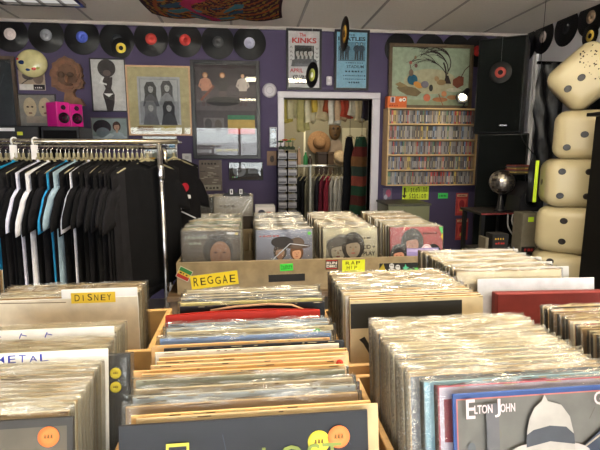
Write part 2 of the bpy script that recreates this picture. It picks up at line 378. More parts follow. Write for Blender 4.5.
for (px, py, lc, lb) in [(527,46,'2a2a30','black record on the white band of the right wall, nearest the speaker corner'),
      (543,37,'b8a8a4','pinkish grey labelled black record on the white band of the right wall'),
      (566,28,'1c1c20','black record with a dark label on the white band of the right wall'),
      (591,17,'a58a72','brown picture labelled black record on the right wall band, nearest the top right corner')]:
    p = atx(px, py, RIGHT-.005); record(p, (0, 0, -PI/2), lc, lb)
p = atx(590, 36, RIGHT-.016); record(p, (0, 0, -PI/2), 'd8b850', 'small black single with a yellow label over a right wall record, above the tilted die', small=True, ring='0c0c0c')
def hanging(px, py, Y, rz, lc, lb, rg):
    p = at(px, py, Y); t = record(p, (0, 0, rz), lc, lb, small=True, ring=rg)
    b = MB(); b.tube([(0, 0, .086), (0, 0, CEIL-p.z)], .0008, rgb('d8d8d8'), 'plastic', 5); b.build('string', t)
hanging(312, 75, 3.3, math.radians(-68), 'b9c060', 'small black single turning on a string in front of the white band poster', 'f0f0e8')
hanging(344.5, 34, 2.5, math.radians(-86), 'b08a3c', 'small black single turned almost edge on, hanging in front of the blue band poster', '3a2c14')

# ------------------------------------------------------------------ framed pictures and wall pieces
def framed(name, label, cat, px0, py0, px1, py1, fw, fcol, fn, Y=None, glass=True, fm='black_plastic', depth=.022, tilt=0., bw=0.):
    Y = WALL if Y is None else Y
    a = at(px0, py1, Y-depth); c = at(px1, py0, Y-depth); wd = c.x-a.x; ht = c.z-a.z
    t = thing(name, label, cat, ((a.x+c.x)/2, Y-.002, a.z), (tilt, 0, 0))
    b = MB(); fc = rgb(fcol); X = wd/2
    b.box(-X, -X+fw, -depth, 0, 0, ht, fc, fm, .002); b.box(X-fw, X, -depth, 0, 0, ht, fc, fm, .002)
    b.box(-X+fw, X-fw, -depth, 0, 0, fw, fc, fm, .002); b.box(-X+fw, X-fw, -depth, 0, ht-fw, ht, fc, fm, .002)
    b.build('frame', t)
    b = MB(); b.box(-X+fw, X-fw, -.006, -.001, fw, ht-fw, rgb('e0ddd6'), 'paper')
    A = Art(b, -X+fw, X-fw, fw, ht-fw, -.0062); fn(A); b.build('print', t)
    if glass:
        b = MB(); b.box(-X+fw, X-fw, -.0135, -.012, fw, ht-fw, rgb('ffffff'), 'glass'); b.build('glass', t)
    return t
def poster_text(A, s, v, h, col, w=.8, u=.5, bold=.02): A.text(s, u, v, h, col, w, 'c', bold)
def art_kinks(A):
    A.rect(0, 0, 1, 1, 'cfcbd0'); poster_text(A, 'The', .905, .06, 'c02c30', .2, .46); A.text('KINKS', .12, .79, .095, 'c02c30', .78, bold=.035)
    A.rect(.2, .38, .82, .75, '3a3a40')
    for i, (u, k) in enumerate(((.32, .16), (.45, .15), (.58, .16), (.71, .15))): A.face(u, .62, k, 'b4b0b0', '121214', '55555c')
    A.rect(.2, .38, .82, .43, '6a6a70')
    for v in (.7, .62, .55, .48):
        A.line([(.05, v), (.09, v+.03), (.13, v-.01)], .012, '404048'); A.line([(.87, v+.02), (.91, v-.02), (.96, v+.01)], .012, '404048')
    A.text('APRIL', .05, .27, .07, 'b43a48', .42, bold=.02); A.text('KELVIN HALL', .14, .14, .085, '24242a', .76, bold=.02)
    A.rect(.2, .07, .8, .085, '50505a')
def art_beatles(A):
    A.rect(0, 0, 1, 1, '7cabc8'); poster_text(A, 'THE', .935, .035, '1c2c3c', .2, .5); A.text('BEATLES', .05, .85, .07, '16202c', .9, bold=.035)
    A.rect(.05, .50, .95, .83, '55809a')
    for u in (.18, .34, .66, .82): A.figure(u, .51, .31, '24384a', '1c2c3a', '88a4b4', '101820')
    A.rect(.05, .49, .95, .5, '1c2c3c')
    A.text('STADIUM', .62, .36, .055, '1c3348', .56, 'c', bold=.015)
    for v, h, w, n in ((.445, .022, .6, 8), (.28, .045, .62, 6), (.21, .03, .75, 11), (.15, .025, .75, 12), (.08, .045, .4, 5)): A.strokes(.6-w/2, v, h, '1c3348', w, n)
framed('framed_poster', 'white concert poster in a black frame with the red heading KINKS, above the doorway', 'poster', 286.5, 29, 322, 89.5, .02, '0c0b0e', art_kinks)
framed('framed_poster', 'light blue concert poster in a black frame with the heading BEATLES, above the doorway', 'poster', 334, 30, 370, 90, .022, '0c0b0e', art_beatles)
def art_band(A):
    A.rect(0, 0, 1, 1, '4c4248'); A.rect(0, .78, 1, 1, '3a2f36'); A.rect(0, .50, 1, .62, '5c5458')
    for u, tp in ((.17, 'b87c64'), (.45, '3c3438'), (.78, 'c4b4ac')): A.figure(u, .55, .36, tp, '5a4a4c', 'cfa080', '9a6438' if u < .7 else '241a18')
    A.ell(.45, .60, .28, .05, '2c262a'); A.poly([(.08, .62), (.3, .78), (.32, .76), (.1, .60)], '7a3c2c')
    A.rect(.52, .24, .97, .30, 'b8382e'); A.rect(.52, .30, .97, .40, 'b89a50'); A.rect(.52, .40, .97, .45, '3c7a5a')
    A.rect(.12, .26, .46, .42, '6c6468'); A.ell(.2, .35, .06, .06, '4a4448'); A.ell(.36, .33, .06, .07, '58504c')
    A.rect(0, 0, 1, .14, '5a5258')
    A.text('LED ZEPPELIN', .5, .045, .025, 'c8b84c', .36, 'c', bold=.01)
framed('framed_poster', 'tall dark band poster showing three performers in a black frame', 'poster', 193.5, 61, 259.5, 159, .035, '09080b', art_band, depth=.03)
def art_four(A):
    A.rect(0, 0, 1, 1, 'b0a27a'); A.rect(.15, .14, .85, .86, 'a4a4ae'); A.rect(.18, .17, .82, .83, '8c8c94'); A.rect(.2, .5, .8, .82, 'a8a8b0')
    for (u, v, hr, sk, bd) in ((.36, .68, '28262a', '9c9a9c', '4c4c54'), (.63, .70, '36343a', 'a8a6a8', '7c7c84'), (.35, .40, '6c6a70', 'a09ea0', '606068'), (.65, .40, '201e24', '949296', '34343c')):
        A.poly([(u-.13, v-.26), (u-.09, v-.08), (u+.09, v-.08), (u+.14, v-.26)], bd)
        A.poly([(u-.09, v-.14), (u-.10, v+.02), (u-.06, v+.10), (u+.05, v+.105), (u+.10, v+.02), (u+.09, v-.15), (u+.03, v-.08), (u-.03, v-.08)], hr)
        A.ell(u+.005, v-.0, .042, .06, sk); A.poly([(u-.05, v+.02), (u-.03, v+.07), (u+.04, v+.07), (u+.05, v+.02), (u, v+.045)], hr); A.rect(u-.025, v+.002, u-.01, v+.008, '403c3e'); A.rect(u+.015, v+.002, u+.03, v+.008, '403c3e')
    A.rect(.12, .05, .38, .12, '8c6a34'); A.rect(.5, .05, .75, .12, 'a89440')
framed('framed_picture', 'black and white group photograph in a wide tan mat and pale wood frame', 'picture', 129, 66, 189.5, 135.5, .014, 'c9a27e', art_four, fm='pale_wood')
def art_pinup(A):
    A.rect(0, 0, 1, 1, 'c9c4c6')
    A.circ(.46, .83, .27, '3a3032'); A.ell(.46, .74, .12, .06, '6a5854')
    A.poly([(.3, .66), (.62, .66), (.6, .52), (.56, .44), (.66, .32), (.64, .16), (.58, .0), (.4, .0), (.36, .16), (.3, .32), (.4, .44), (.34, .52)], '3c3032')
    A.poly([(.3, .66), (.22, .54), (.44, .5), (.44, .53), (.3, .56), (.38, .66)], 'e4e0e0'); A.poly([(.33, .34), (.62, .34), (.48, .27)], 'e8e4e4')
framed('framed_picture', 'black and white print of a standing woman with round hair in a thin frame', 'picture', 92.5, 58.5, 124.5, 111.5, .009, '17141c', art_pinup)
def art_two(A):
    A.rect(0, 0, 1, 1, '8f9a9c'); A.rect(0, .0, 1, .25, 'b4bcc4'); A.ell(.28, .62, .26, .32, '2c2c32'); A.ell(.3, .4, .2, .22, '808894')
    A.face(.7, .66, .36, 'c09480', '4c3428', 'a6b0bc'); A.poly([(.1, 0), (.5, .38), (.62, .3), (.4, 0)], 'c4ccd4')
framed('framed_picture', 'small blue grey portrait of two people in a thin frame below the pin up print', 'picture', 92, 117.5, 127, 143, .008, '5a5458', art_two)
def art_album(A):
    A.rect(0, 0, 1, 1, '35383e'); A.rect(.04, .62, .5, .66, '66707a'); A.line([(.1, .2), (.7, .8)], .02, '4c5258')
framed('framed_picture', 'dark picture in a brown wooden frame at the left edge of the wall', 'picture', -14, 56, 13.5, 131, .03, '4a3a2c', art_album, fm='wood')
def art_masks(A):
    A.rect(0, 0, 1, 1, '8a8480')
    for u in (.32, .72): A.ell(u, .6, .17, .32, 'c0ab90'); A.ell(u-.06, .62, .035, .03, '4a3c30'); A.ell(u+.06, .62, .035, .03, '4a3c30'); A.ell(u, .42, .05, .03, '7c5848')
    A.rect(.2, .1, .84, .32, 'a09084')
framed('framed_picture', 'framed picture of two pale faces behind the magenta speaker', 'picture', 18, 94, 55, 127, .009, '33303a', art_masks)
def art_alligator(A):
    A.rect(0, 0, 1, 1, '8a8c80'); r = random.Random(5)
    for k in range(26):
        u, v = r.random()*.8, r.random()*.84; A.rect(u, v, u+.18, v+.13, r.choice(['a83c30','c89a40','3c6a8c','d8d0c0','4a7a4c','302c38','b8642c']))
framed('framed_poster', 'multicoloured patchwork poster behind the end of the clothes rail', 'poster', 145, 136, 176.5, 181, .007, 'b0aaa4', art_alligator)
def art_small_photo(A):
    A.rect(0, 0, 1, 1, '3c4450'); A.figure(.5, .08, .8, 'a0a8b4', '20242c'); A.rect(.1, .82, .9, .95, '808a96')
framed('framed_picture', 'small narrow photo in a white frame left of the doorway', 'picture', 269.5, 127, 277, 147.5, .008, 'b0b0b4', art_small_photo, depth=.015)
def art_tan(A): A.rect(0, 0, 1, 1, '8c6c50'); A.ell(.5, .45, .22, .25, '4c3828'); A.line([(.3, .3), (.7, .7)], .05, '302420')
framed('wall_plaque', 'small tan wall card with a dark mark left of the doorway', 'plaque', 267, 151, 277, 165.5, .003, '7a5c44', art_tan, glass=False, depth=.006)
def art_map(A):
    A.rect(0, 0, 1, 1, '6a6058'); r = random.Random(3)
    for k in range(18): u, v = r.random()*.8, r.random()*.8; A.rect(u, v, u+.15+.1*r.random(), v+.03, r.choice(['8c8478','4c463e','9a9486']))
    A.rect(.05, .02, .95, .2, '8e8a7c'); A.strokes(.1, .05, .1, '3a362e', .8, 5); A.strokes(.1, .85, .08, '2c2824', .7, 5)
framed('paper_notice', 'brown printed paper notice on the purple wall below the tall band poster', 'notice', 200, 160, 221.5, 191, .002, '70665c', art_map, glass=False, depth=.004)
def art_disc_plaque(A):
    A.rect(0, 0, 1, 1, '16141a'); A.circ(.3, .56, .2, '6c6e74'); A.circ(.3, .56, .07, '24242a'); A.line([(.2, .44), (.4, .68)], .012, '9a9ca4')
    A.rect(.56, .36, .9, .8, '66686e'); A.rect(.62, .5, .84, .7, '54565c'); A.circ(.1, .16, .02, '6ab04c'); A.circ(.16, .16, .02, 'c8c8c8'); A.circ(.22, .16, .02, '5ab8a0')
framed('award_plaque', 'black plaque with a silver disc and square below the tall band poster', 'plaque', 229, 162, 263, 180.5, .006, '121014', art_disc_plaque, depth=.015)
b = MB(); p = at(187, 160, WALL)
b.box(-.042, .042, -.006, 0, -.06, .06, rgb('c4c4c6'), 'white_paint', .003)
for z in (-.024, .024): b.box(-.018, .018, -.008, -.006, z-.014, z+.014, rgb('a8a8aa'), 'white_paint', .002)
tag(b.build('power_outlet', loc=(p.x, WALL, p.z)), 'white double power outlet plate between the group photograph and the tall poster', 'power outlet')
p = at(269.5, 90.5, WALL); t = thing('smoke_detector', 'round white smoke detector on the purple wall left of the doorway', 'smoke detector', (p.x, WALL, p.z))
b = MB(); b.lathe([(.002, .034), (.045, .034), (.06, .026), (.066, .012), (.068, 0)], rgb('c9c5cc'), 'white_paint', 32, Matrix.Rotation(PI/2, 4, 'X')); b.build('cover', t)
b = MB(); b.lathe([(.03, .0335), (.03, .036), (.034, .036), (.034, .0335)], rgb('9a96a0'), 'white_paint', 24, Matrix.Rotation(PI/2, 4, 'X')); b.build('ring', t)
p = at(329, 81, WALL); b = MB(); b.box(-.028, .028, -.02, 0, -.042, .042, rgb('c8c4cc'), 'white_paint', .012, 3); b.box(-.01, .01, -.024, -.018, -.015, .015, rgb('a8a4ac'), 'white_paint', .002)
tag(b.build('door_sensor', loc=(p.x, WALL, p.z)), 'small white rounded wall sensor between the two concert posters', 'sensor')

# pale mask on a printed card, carved wooden head
Yc = WALL-.002
def at_rect(px0, py0, px1, py1, Y): a = at(px0, py1, Y); c = at(px1, py0, Y); return a.x, c.x, a.z, c.z
x0, x1, z0, z1 = at_rect(19.5, 70, 44, 90, WALL-.006); b = MB(); b.box(x0, x1, WALL-.006, WALL-.001, z0, z1, rgb('b9b0a4'), 'card')
A = Art(b, x0, x1, z0, z1, WALL-.0062); A.rect(0, .3, 1, 1, '9c8a78'); A.ell(.4, .7, .25, .2, '4a4040'); A.ell(.75, .6, .2, .3, '6c5c50'); A.line([(.1, .3), (.8, .9)], .03, '2c2828'); A.rect(.55, .02, .98, .28, '1c1a1e'); A.rect(.02, .02, .52, .28, 'd0ccc8')
A.strokes(.6, .08, .1, 'd8d4d0', .3, 4)
tag(b.build('printed_card'), 'printed card on the wall below the pale painted mask', 'card')
p = at(31, 63, WALL-.05); t = thing('face_mask', 'pale yellow painted oval mask with blue and red spots on the wall', 'mask', (p.x, WALL, p.z))
b = MB(); b.ball((0, -.03, 0), 1, rgb('cfc692'), 'glossy_print', 28, 18, sc=(.128, .055, .118)); b.build('shell', t)
def spot(x, z, r, col, sc=(1.6,1)):
    b = MB(); yy = -.03-.055*math.sqrt(max(0, 1-(x/.128)**2-(z/.118)**2)); b.ball((x, yy, z), r, rgb(col), 'glossy_print', 12, 8, sc=(sc[0], .35, sc[1])); return b.build('painted_spot', t)
part_label(spot(-.065, .0, .018, '14285a'), 'dark blue painted eye'); part_label(spot(.03, -.052, .013, 'c0282c'), 'red painted mouth'); part_label(spot(-.1, .03, .01, 'c83c38'), 'red painted spot')
part_label(spot(-.02, -.06, .012, '28406c'), 'blue painted spot'); spot(.06, -.045, .012, 'b8b060')
p = at(69, 76, WALL); b = MB()
pr = [(-.09,-.13),(-.115,-.10),(-.14,-.10),(-.135,-.02),(-.15,.0),(-.14,.04),(-.12,.06),(-.12,.1),(-.085,.115),(-.06,.14),(-.03,.15),(-.01,.165),(.01,.15),(.05,.14),(.07,.115),(.105,.10),(.125,.06),(.12,.03),(.13,.0),(.115,-.02),(.14,-.06),(.125,-.075),(.125,-.1),(.1,-.115),(.06,-.115),(.04,-.145),(-.03,-.15)]
b.slab(pr, -.045, 0, rgb('6e4c34'), 'carved')
b.slab([(x*.85+.0, z*.85) for x, z in pr], -.06, -.045, rgb('765038'), 'carved'); b.slab([(x*.6+.01, z*.6) for x, z in pr], -.072, -.06, rgb('5e402a'), 'carved')
b.ball((.035, -.075, -.0), .03, rgb('4a3220'), 'carved', 14, 10, sc=(1.1, .3, .7)); b.ball((-.04, -.075, .0), .03, rgb('523824'), 'carved', 14, 10, sc=(1, .3, .9))
b.ball((.005, -.08, -.035), .022, rgb('80583c'), 'carved', 14, 10, sc=(.7, .7, 1.4)); b.ball((.02, -.075, -.085), .03, rgb('5a3c28'), 'carved', 14, 8, sc=(1.2, .4, .4))
b.slab([(-.03,-.15),(.04,-.145),(.05,-.18),(.1,-.2),(.13,-.26),(-.05,-.26),(-.04,-.2)], -.05, 0, rgb('7a5438'), 'carved')
tag(b.build('carved_head', loc=(p.x, WALL, p.z)), 'carved brown wooden head with rough hair hanging on the purple wall', 'carving')

# ------------------------------------------------------------------ magenta loudspeaker on the tall black cabinet
YS = 3.75
x0, x1, z0, z1 = at_rect(47, 126.5, 79, 200, YS); zt = z1
t = thing('speaker_cabinet', 'tall black cabinet under the magenta speaker behind the clothes rail', 'cabinet', ((x0+x1)/2, YS, 0))
b = MB(); hw = (x1-x0)/2; b.box(-hw, hw, 0, .3, 0, zt, rgb('101014'), 'black_plastic', .006); b.build('body', t)
b = MB(); b.box(-hw+.02, hw-.02, -.006, 0, .1, zt-.03, rgb('0a0a0c'), 'speaker_cloth'); b.build('grille', t)
sx0, sx1, sz0, sz1 = at_rect(44, 101.5, 80, 126, YS)
ang = math.radians(-38)
hh = sz1-zt; ang = math.radians(48); cxs = (x0+x1)/2
for q, lb in ((0, 'magenta two way speaker on the tall black cabinet, the left one of the close pair'), (1, 'magenta two way speaker on the tall black cabinet, the right one of the close pair')):
    ux, uy = math.cos(ang), math.sin(ang); off = (q-.5)*.107
    t = thing('desktop_speaker', lb, 'speaker', (cxs+off*ux-.005, YS+.145+off*uy, zt+.0005), (0, 0, ang))
    b = MB(); b.box(-.052, .052, -.075, .085, 0, hh-q*.008, rgb('c40f80'), 'plastic', .004); b.build('cabinet', t)
    Tf = Matrix.Translation((0, -.075, 0)) @ Matrix.Rotation(PI/2, 4, 'X')
    for (cz, r, nm) in ((hh*.36, .042, 'woofer'), (hh*.78, .018, 'tweeter')):
        b = MB(); b.lathe([(r, 0), (r, .006), (r*.88, .008), (r*.8, .002), (r*.35, -.006), (r*.25, .0), (.002, .004)], rgb('0c0c10'), 'black_plastic', 28, Matrix.Translation((0, 0, cz)) @ Tf); b.build(nm, t)
x0, x1, z0, z1 = at_rect(-30, 126, 38, 143, YS)
t = thing('equipment_case', 'long black equipment case with a white label at the left, behind the clothes rail', 'case', ((x0+x1)/2, YS+.0, 0)); hw = (x1-x0)/2
b = MB(); b.box(-hw, hw, 0, .35, .0, z1, rgb('0e0e12'), 'black_plastic', .006); b.build('body', t)
b = MB(); xx = at(7, 129.5, YS).x-(x0+x1)/2; zz = at(7, 129.5, YS).z; b.box(xx-.055, xx+.055, -.003, 0, zz-.012, zz+.012, rgb('d8d8dc'), 'paper'); part_label(b.build('label_strip', t), 'white label strip')
b = MB(); xx = at(20, 133.5, YS).x-(x0+x1)/2; zz = at(20, 133.5, YS).z; b.box(xx-.02, xx+.02, -.003, 0, zz-.013, zz+.013, rgb('b8c030'), 'paper'); part_label(b.build('price_sticker', t), 'yellow green price sticker')

# ------------------------------------------------------------------ clothes rail with shirts
YR = 2.5; ZR = 1.492
xr1 = at(178, 143, YR).x; xl = at(-40, 143, YR).x
t = thing('clothes_rail', 'chrome clothes rail carrying the row of t-shirts on the left', 'clothes rail', (0, YR, 0))
up = at(162, 200, YR).x
b = MB(); b.tube([(xl-.3, 0, ZR), (xr1, 0, ZR)], .014, rgb('cfc8b4'), 'metal', 12); b.build('top_rail', t)
b = MB(); b.tube([(xl-.3, .16, ZR-.03), (up-.03, .16, ZR-.03), (up-.005, .15, ZR-.045), (up+.002, .145, ZR-.07), (up+.002, .14, ZR-.16)], .012, rgb('cfc8b4'), 'metal', 12); b.build('second_rail', t)
b = MB(); b.tube([(at(168, 150, YR+.3).x, .30, ZR), (at(182, 150, YR+.3).x, .30, ZR)], .008, rgb('c4c4c8'), 'metal', 8); b.tube([(at(168, 150, YR+.3).x+.005, 0, ZR), (at(168, 150, YR+.3).x+.005, .30, ZR)], .008, rgb('c4c4c8'), 'metal', 8); b.build('side_arm', t)
for k, (ux, uy) in enumerate(((up, 0), (up, .14), (xl-.28, 0), (xl-.28, .14))):
    b = MB(); b.tube([(ux, uy, .06), (ux, uy, ZR-(.012 if uy == 0 else .16))], .014, rgb('c4c4c8'), 'metal', 12)
    b.lathe([(.02, 0), (.022, .02), (.02, .07), (.015, .08)], rgb('b8b8bc'), 'metal', 14, Matrix.Translation((ux, uy, ZR-.2 if uy == 0 else ZR-.24))); b.build('upright', t)
for ux in (up, xl-.28):
    b = MB(); b.tube([(ux, -.25, .06), (ux, .4, .06)], .014, rgb('b0b0b4'), 'metal', 10); b.build('foot_bar', t)
    b = MB()
    for yy in (-.24, .39): b.ball((ux, yy, .028), .028, rgb('18181a'), 'black_plastic', 12, 8)
    b.build('caster', t)
def shirt_mesh(col, seed, L=.80, W=.50, th=.011, sleeve=.2):
    r = random.Random(seed); ph = [r.uniform(0, 6.28) for _ in range(4)]; b = MB(); n = 40; R = 16; V = []; Fc = []
    for i in range(R+1):
        s = i/R
        for k in range(n):
            a = 2*PI*k/n; hw = W/2*(1.05-.05*s) ; x = hw*math.copysign(abs(math.cos(a))**.8, math.cos(a))
            top = -.035-.33*max(0, abs(x)-.07) - (.03*(1-abs(x)/.07) if abs(x) < .07 else 0)
            z = -L+(L+top)*s; z += .012*math.sin(x*20+ph[0])*(1-s)
            f = .006*math.sin(x*34+ph[1]+s*2)*(1-.6*s)+.004*math.sin(x*71+ph[2])*(1-s)
            y = th*(1-.45*s)*math.sin(a)+f; V.append((x, y, z))
    for i in range(R):
        for k in range(n): Fc.append((i*n+k, i*n+(k+1) % n, (i+1)*n+(k+1) % n, (i+1)*n+k))
    Fc.append(tuple(range(n-1, -1, -1))); Fc.append(tuple(range(R*n, R*n+n)))
    b.add(V, Fc, rgb(col), 'cloth', True)
    for sg in (-1, 1):
        base = -.035-.33*(W/2-.07); P = []; rr = []
        for j in range(7):
            q = j/6; P.append((sg*(W/2-.02+.055*math.sin(q*1.6)), .002*math.sin(q*9+ph[3]), base-.075-(sleeve)*q*.95)); rr.append(.06+.022*q)
        # flattened hanging sleeve
        V = []; Fc = []; m = 16
        for j, pnt in enumerate(P):
            for k in range(m):
                a = 2*PI*k/m; V.append((pnt[0]+rr[j]*math.cos(a)*(.8 if j else .55), pnt[1]+th*.75*math.sin(a), pnt[2]+.25*rr[j]*math.cos(a)*-sg))
        for j in range(6):
            for k in range(m): Fc.append((j*m+k, j*m+(k+1) % m, (j+1)*m+(k+1) % m, (j+1)*m+k))
        Fc.append(tuple(range(m-1, -1, -1))); Fc.append(tuple(range(6*m, 7*m))); b.add(V, Fc, rgb(col), 'cloth', True)
    return b.mesh('shirt_body')
def collar_mesh(col):
    b = MB(); P = []
    for k in range(17):
        a = 2*PI*k/16; x = .078*math.cos(a); P.append((x, .013*math.sin(a), -.036-.028*(1-abs(x)/.078)-.012*(math.sin(a) < 0)))
    b.tube(P, .006, rgb(col), 'cloth', 6); return b.mesh('collar')
def hanger_meshes(col):
    b = MB(); P = [(0, 0, -.02), (0, 0, .03)]
    for k in range(11):
        a = -PI/2+PI*1.25*k/10; P.append((.0+.022*math.cos(a)*1.0, 0, .052+.022*math.sin(a)))
    b.tube(P, .0022, rgb('c8c8cc'), 'metal', 6); hk = b.mesh('hook')
    b = MB(); b.tube([(-.2, 0, -.085), (-.1, 0, -.05), (0, 0, -.018), (.1, 0, -.05), (.2, 0, -.085)], [.005, .006, .007, .006, .005], rgb(col), 'plastic', 8)
    b.box(-.012, .012, -.004, .004, -.045, -.01, rgb(col), 'plastic'); b.box(-.006, .006, -.004, .004, -.01, .012, rgb(col), 'plastic'); return hk, b.mesh('shoulder_bar')
HK, HB = hanger_meshes('8c8468'); HK2, HB2 = hanger_meshes('1a1a1c')
SH = {}
def shirt_set(col, k):
    key = (col, k)
    if key not in SH: SH[key] = shirt_mesh(col, k)
    return SH[key]
CB = collar_mesh('0c0c0f'); 
def hang(x, Y, Z, rz, col, k, label, group=None, L=None, cat='t-shirt', name='t_shirt', dark=False, me=None, glab='plastic hanger under a shirt on the chrome rail', ggrp='hangers on the chrome rail'):
    h = thing('clothes_hanger', glab, 'hanger', (x, Y, Z-.052+.014-.036+.003), (0, 0, rz), ggrp)
    obj('hook', HK2 if False else HK, h); obj('shoulder_bar', HB2 if dark else HB, h)
    s = thing(name, label, cat, (x, Y, h.location.z+.010), (0, 0, rz), group)
    obj('shirt_body', me or shirt_set(col, k), s)
    if name == 't_shirt': s.scale = (random.uniform(.93, 1.0), 1, random.uniform(.9, 1.02))
    if name == 't_shirt': obj('collar', CB if col in BL else collar_mesh(col), s)
    return s
BL = ('0b0b0e', '101013', '17161a', '1c1b1f')
xs = at(2, 165, YR).x; xe = at(146, 165, YR).x; N = 33
colors = {5: '1583b4', 10: 'd8d8ee', 12: 'dcdce4', 16: '2a88bc', 18: '8fa6b6', 21: 'd0d0dc'}
names = {5: 'bright blue t-shirt on the chrome rail, leftmost of the blue ones', 10: 'white t-shirt on the chrome rail, leftmost of the white ones', 12: 'white t-shirt on the chrome rail with only a thin edge showing',
         16: 'blue t-shirt squeezed beside the pale grey blue shirt', 18: 'pale grey blue t-shirt in the middle of the chrome rail', 21: 'white t-shirt on the chrome rail with crumpled hem, rightmost of the white ones'}
for i in range(-4, N):
    x = xs+(xe-xs)*i/(N-1)+random.uniform(-.004, .004)
    if i == N-1: x += .012
    col = colors.get(i, random.choice(BL))
    lb = names.get(i, 'black t-shirt hanging in the row on the chrome rail'); gp = None if i in names else 'black t-shirts on the chrome rail'
    rz = math.radians(90-(14+random.uniform(-2, 2)))
    if i == N-1: lb, gp, col, rz = 'black t-shirt at the right end of the chrome rail, its front turned to the room', None, '0b0b0e', math.radians(56)
    elif i == N-2: rz = math.radians(66); lb, gp = 'black t-shirt directly behind the front turned one on the chrome rail', None
    elif i == N-3: rz = math.radians(72)
    hang(x, YR, ZR, rz, col, i % 3 if i != N-1 else 7, lb, gp)
# black and red printed shirt on the near side of the end frame
b = MB(); me = shirt_mesh('0c0b0f', 9, .75, .42)
s = hang(at(174, 165, YR+.3).x, YR+.30, ZR-.0, math.radians(54), '0b0b0e', 0, 'black t-shirt with white and red print beyond the end frame of the rail', None, me=me, name='printed_shirt')
b = MB(); A = Art(b, -.10, .14, -.44, -.16, -.026)
A.strokes(.05, .55, .13, 'd8d8dc', .9, 4); A.strokes(.1, .34, .12, 'd8d8dc', .7, 3); A.ell(.3, .8, .18, .12, 'c8c8d0'); A.ell(.65, .82, .14, .1, '9a1c2c'); A.line([(0, .2), (.5, .3), (1, .1)], .03, 'c8c8d0')
b.build('chest_print', s)
# white size dividers on the rail
for px in (15, 36):
    p = at(px, 150, YR); t = thing('size_divider', ('white plastic size divider on the chrome rail, the '+('left' if px < 20 else 'right')+' one of two'), 'size divider', (p.x, YR, ZR), (0, 0, math.radians(62)))
    b = MB(); b.tube([(math.cos(a)*.019, 0, math.sin(a)*.019) for a in [PI*1.3-k*PI*1.5/10 for k in range(11)]], .004, rgb('d4d2d6'), 'plastic', 6); b.build('hook', t)
    b = MB(); b.box(-.028, .012, -.0015, .0015, -.125, -.018, rgb('d8d6da'), 'plastic', .001); b.build('plate', t)

# ------------------------------------------------------------------ record sleeves
S = .315
def rgbj(c, k):
    c = rgb(c); f = 1+k; return (min(1, c[0]*f), min(1, c[1]*f), min(1, c[2]*f), 1)
def sleeve_mesh(front, edge='b79c78', seed=0, art=None, t=.0036, m='print', wear=True, W=S):
    b = MB(); r = random.Random(seed); e = rgb(edge)
    n = 20; X = W/2
    # body: slightly rounded, a little bowed at the top edge
    b.box(-X, X, -t/2, t/2, 0, S, e, 'card', .0007)
    A = Art(b, -X+.0015, X-.0015, .0015, S-.0012, -t/2-.0002, m, .00012)
    if art: art(A)
    else:
        A.rect(0, 0, 1, 1, front)
        for k in range(r.randint(1, 3)):
            h = r.uniform(.02, .05); v = r.uniform(.86, .96); u = r.uniform(.03, .5)
            if r.random() < .6: A.strokes(u, v-.02, h, r.choice(['b8b0a0', '201c1c', '8c3028', '2c4c80']), r.uniform(.2, .45), r.randint(3, 7))
            else: A.rect(u, v-.3, u+r.uniform(.1, .4), v, r.choice(['8c7c64', '6c7484', 'a89c84', '5a4438']))
    if wear:
        for k in range(10):
            u = r.random(); A.rect(u, .9955, min(1, u+r.uniform(.01, .06)), 1, r.choice(['bcae8c', 'a89878', '5c4a38']))
    return b.mesh('cover')
def bag_mesh(seed, over=.006, th=.0072, amp=.0022, W=S+.012):
    r = random.Random(seed); nx, nz = 26, 9; V = []; Fc = []; b = MB()
    zs = [0, .06, .13, .19, .24, .275, .30, S+.001, S+over*.5, S+over]
    def wob(x, z, ph): return amp*(math.sin(x*47+ph+z*30)+.7*math.sin(x*91+ph*2.3-z*70)+.5*math.sin(x*160+ph*3.1))
    ph = r.uniform(0, 6.28); ph2 = r.uniform(0, 6.28)
    for sd in (0, 1):
        for j, z in enumerate(zs):
            for i in range(nx+1):
                x = -W/2+W*i/nx; k = min(1, max(0, (z-.2)/.12)); yy = (th/2)*(-1 if sd == 0 else 1)
                if i in (0, nx): yy *= .1
                if z > S: yy = yy*.7 + (wob(x, z, ph)*1.3)*min(1, (z-S)/over*1.2) ; zz = z+over*.16*math.sin(x*38+ph2)+over*.16*math.sin(x*113+ph)
                else: yy += abs(wob(x, z, ph+sd))*k*.5*(-1 if sd == 0 else 1); zz = z
                if z == zs[-1] and sd == 1: zz -= .003
                V.append((x, yy, zz))
    m = (nx+1); off = m*len(zs)
    for sd in (0, 1):
        for j in range(len(zs)-1):
            for i in range(nx):
                q = (sd*off+j*m+i, sd*off+j*m+i+1, sd*off+(j+1)*m+i+1, sd*off+(j+1)*m+i); Fc.append(q if sd == 0 else q[::-1])
    for j in range(len(zs)-1):
        for i in (0, nx): q = (j*m+i, (j+1)*m+i, off+(j+1)*m+i, off+j*m+i); Fc.append(q)
    b.add(V, Fc, rgb('ffffff'), 'film', True); return b
BAG = []
for k in range(6): BAG.append(bag_mesh(k).mesh('plastic_bag'))
BAGT = []
for k in range(6):
    bb = bag_mesh(20+k, over=.007, amp=.0019); bb.m = ['film_thick']*len(bb.m); BAGT.append(bb.mesh('plastic_bag'))
def lp(x, ytop, z0, lean, me, label, group=None, bag=None, yaw=0., name='record_sleeve', cat='record sleeve'):
    L = math.radians(lean)
    t = thing(name, label, cat, (x, ytop-S*math.sin(L), z0+.0015), (-L, 0, math.radians(yaw)), group)
    obj('cover', me, t)
    if bag: obj('plastic_bag', bag, t)
    return t
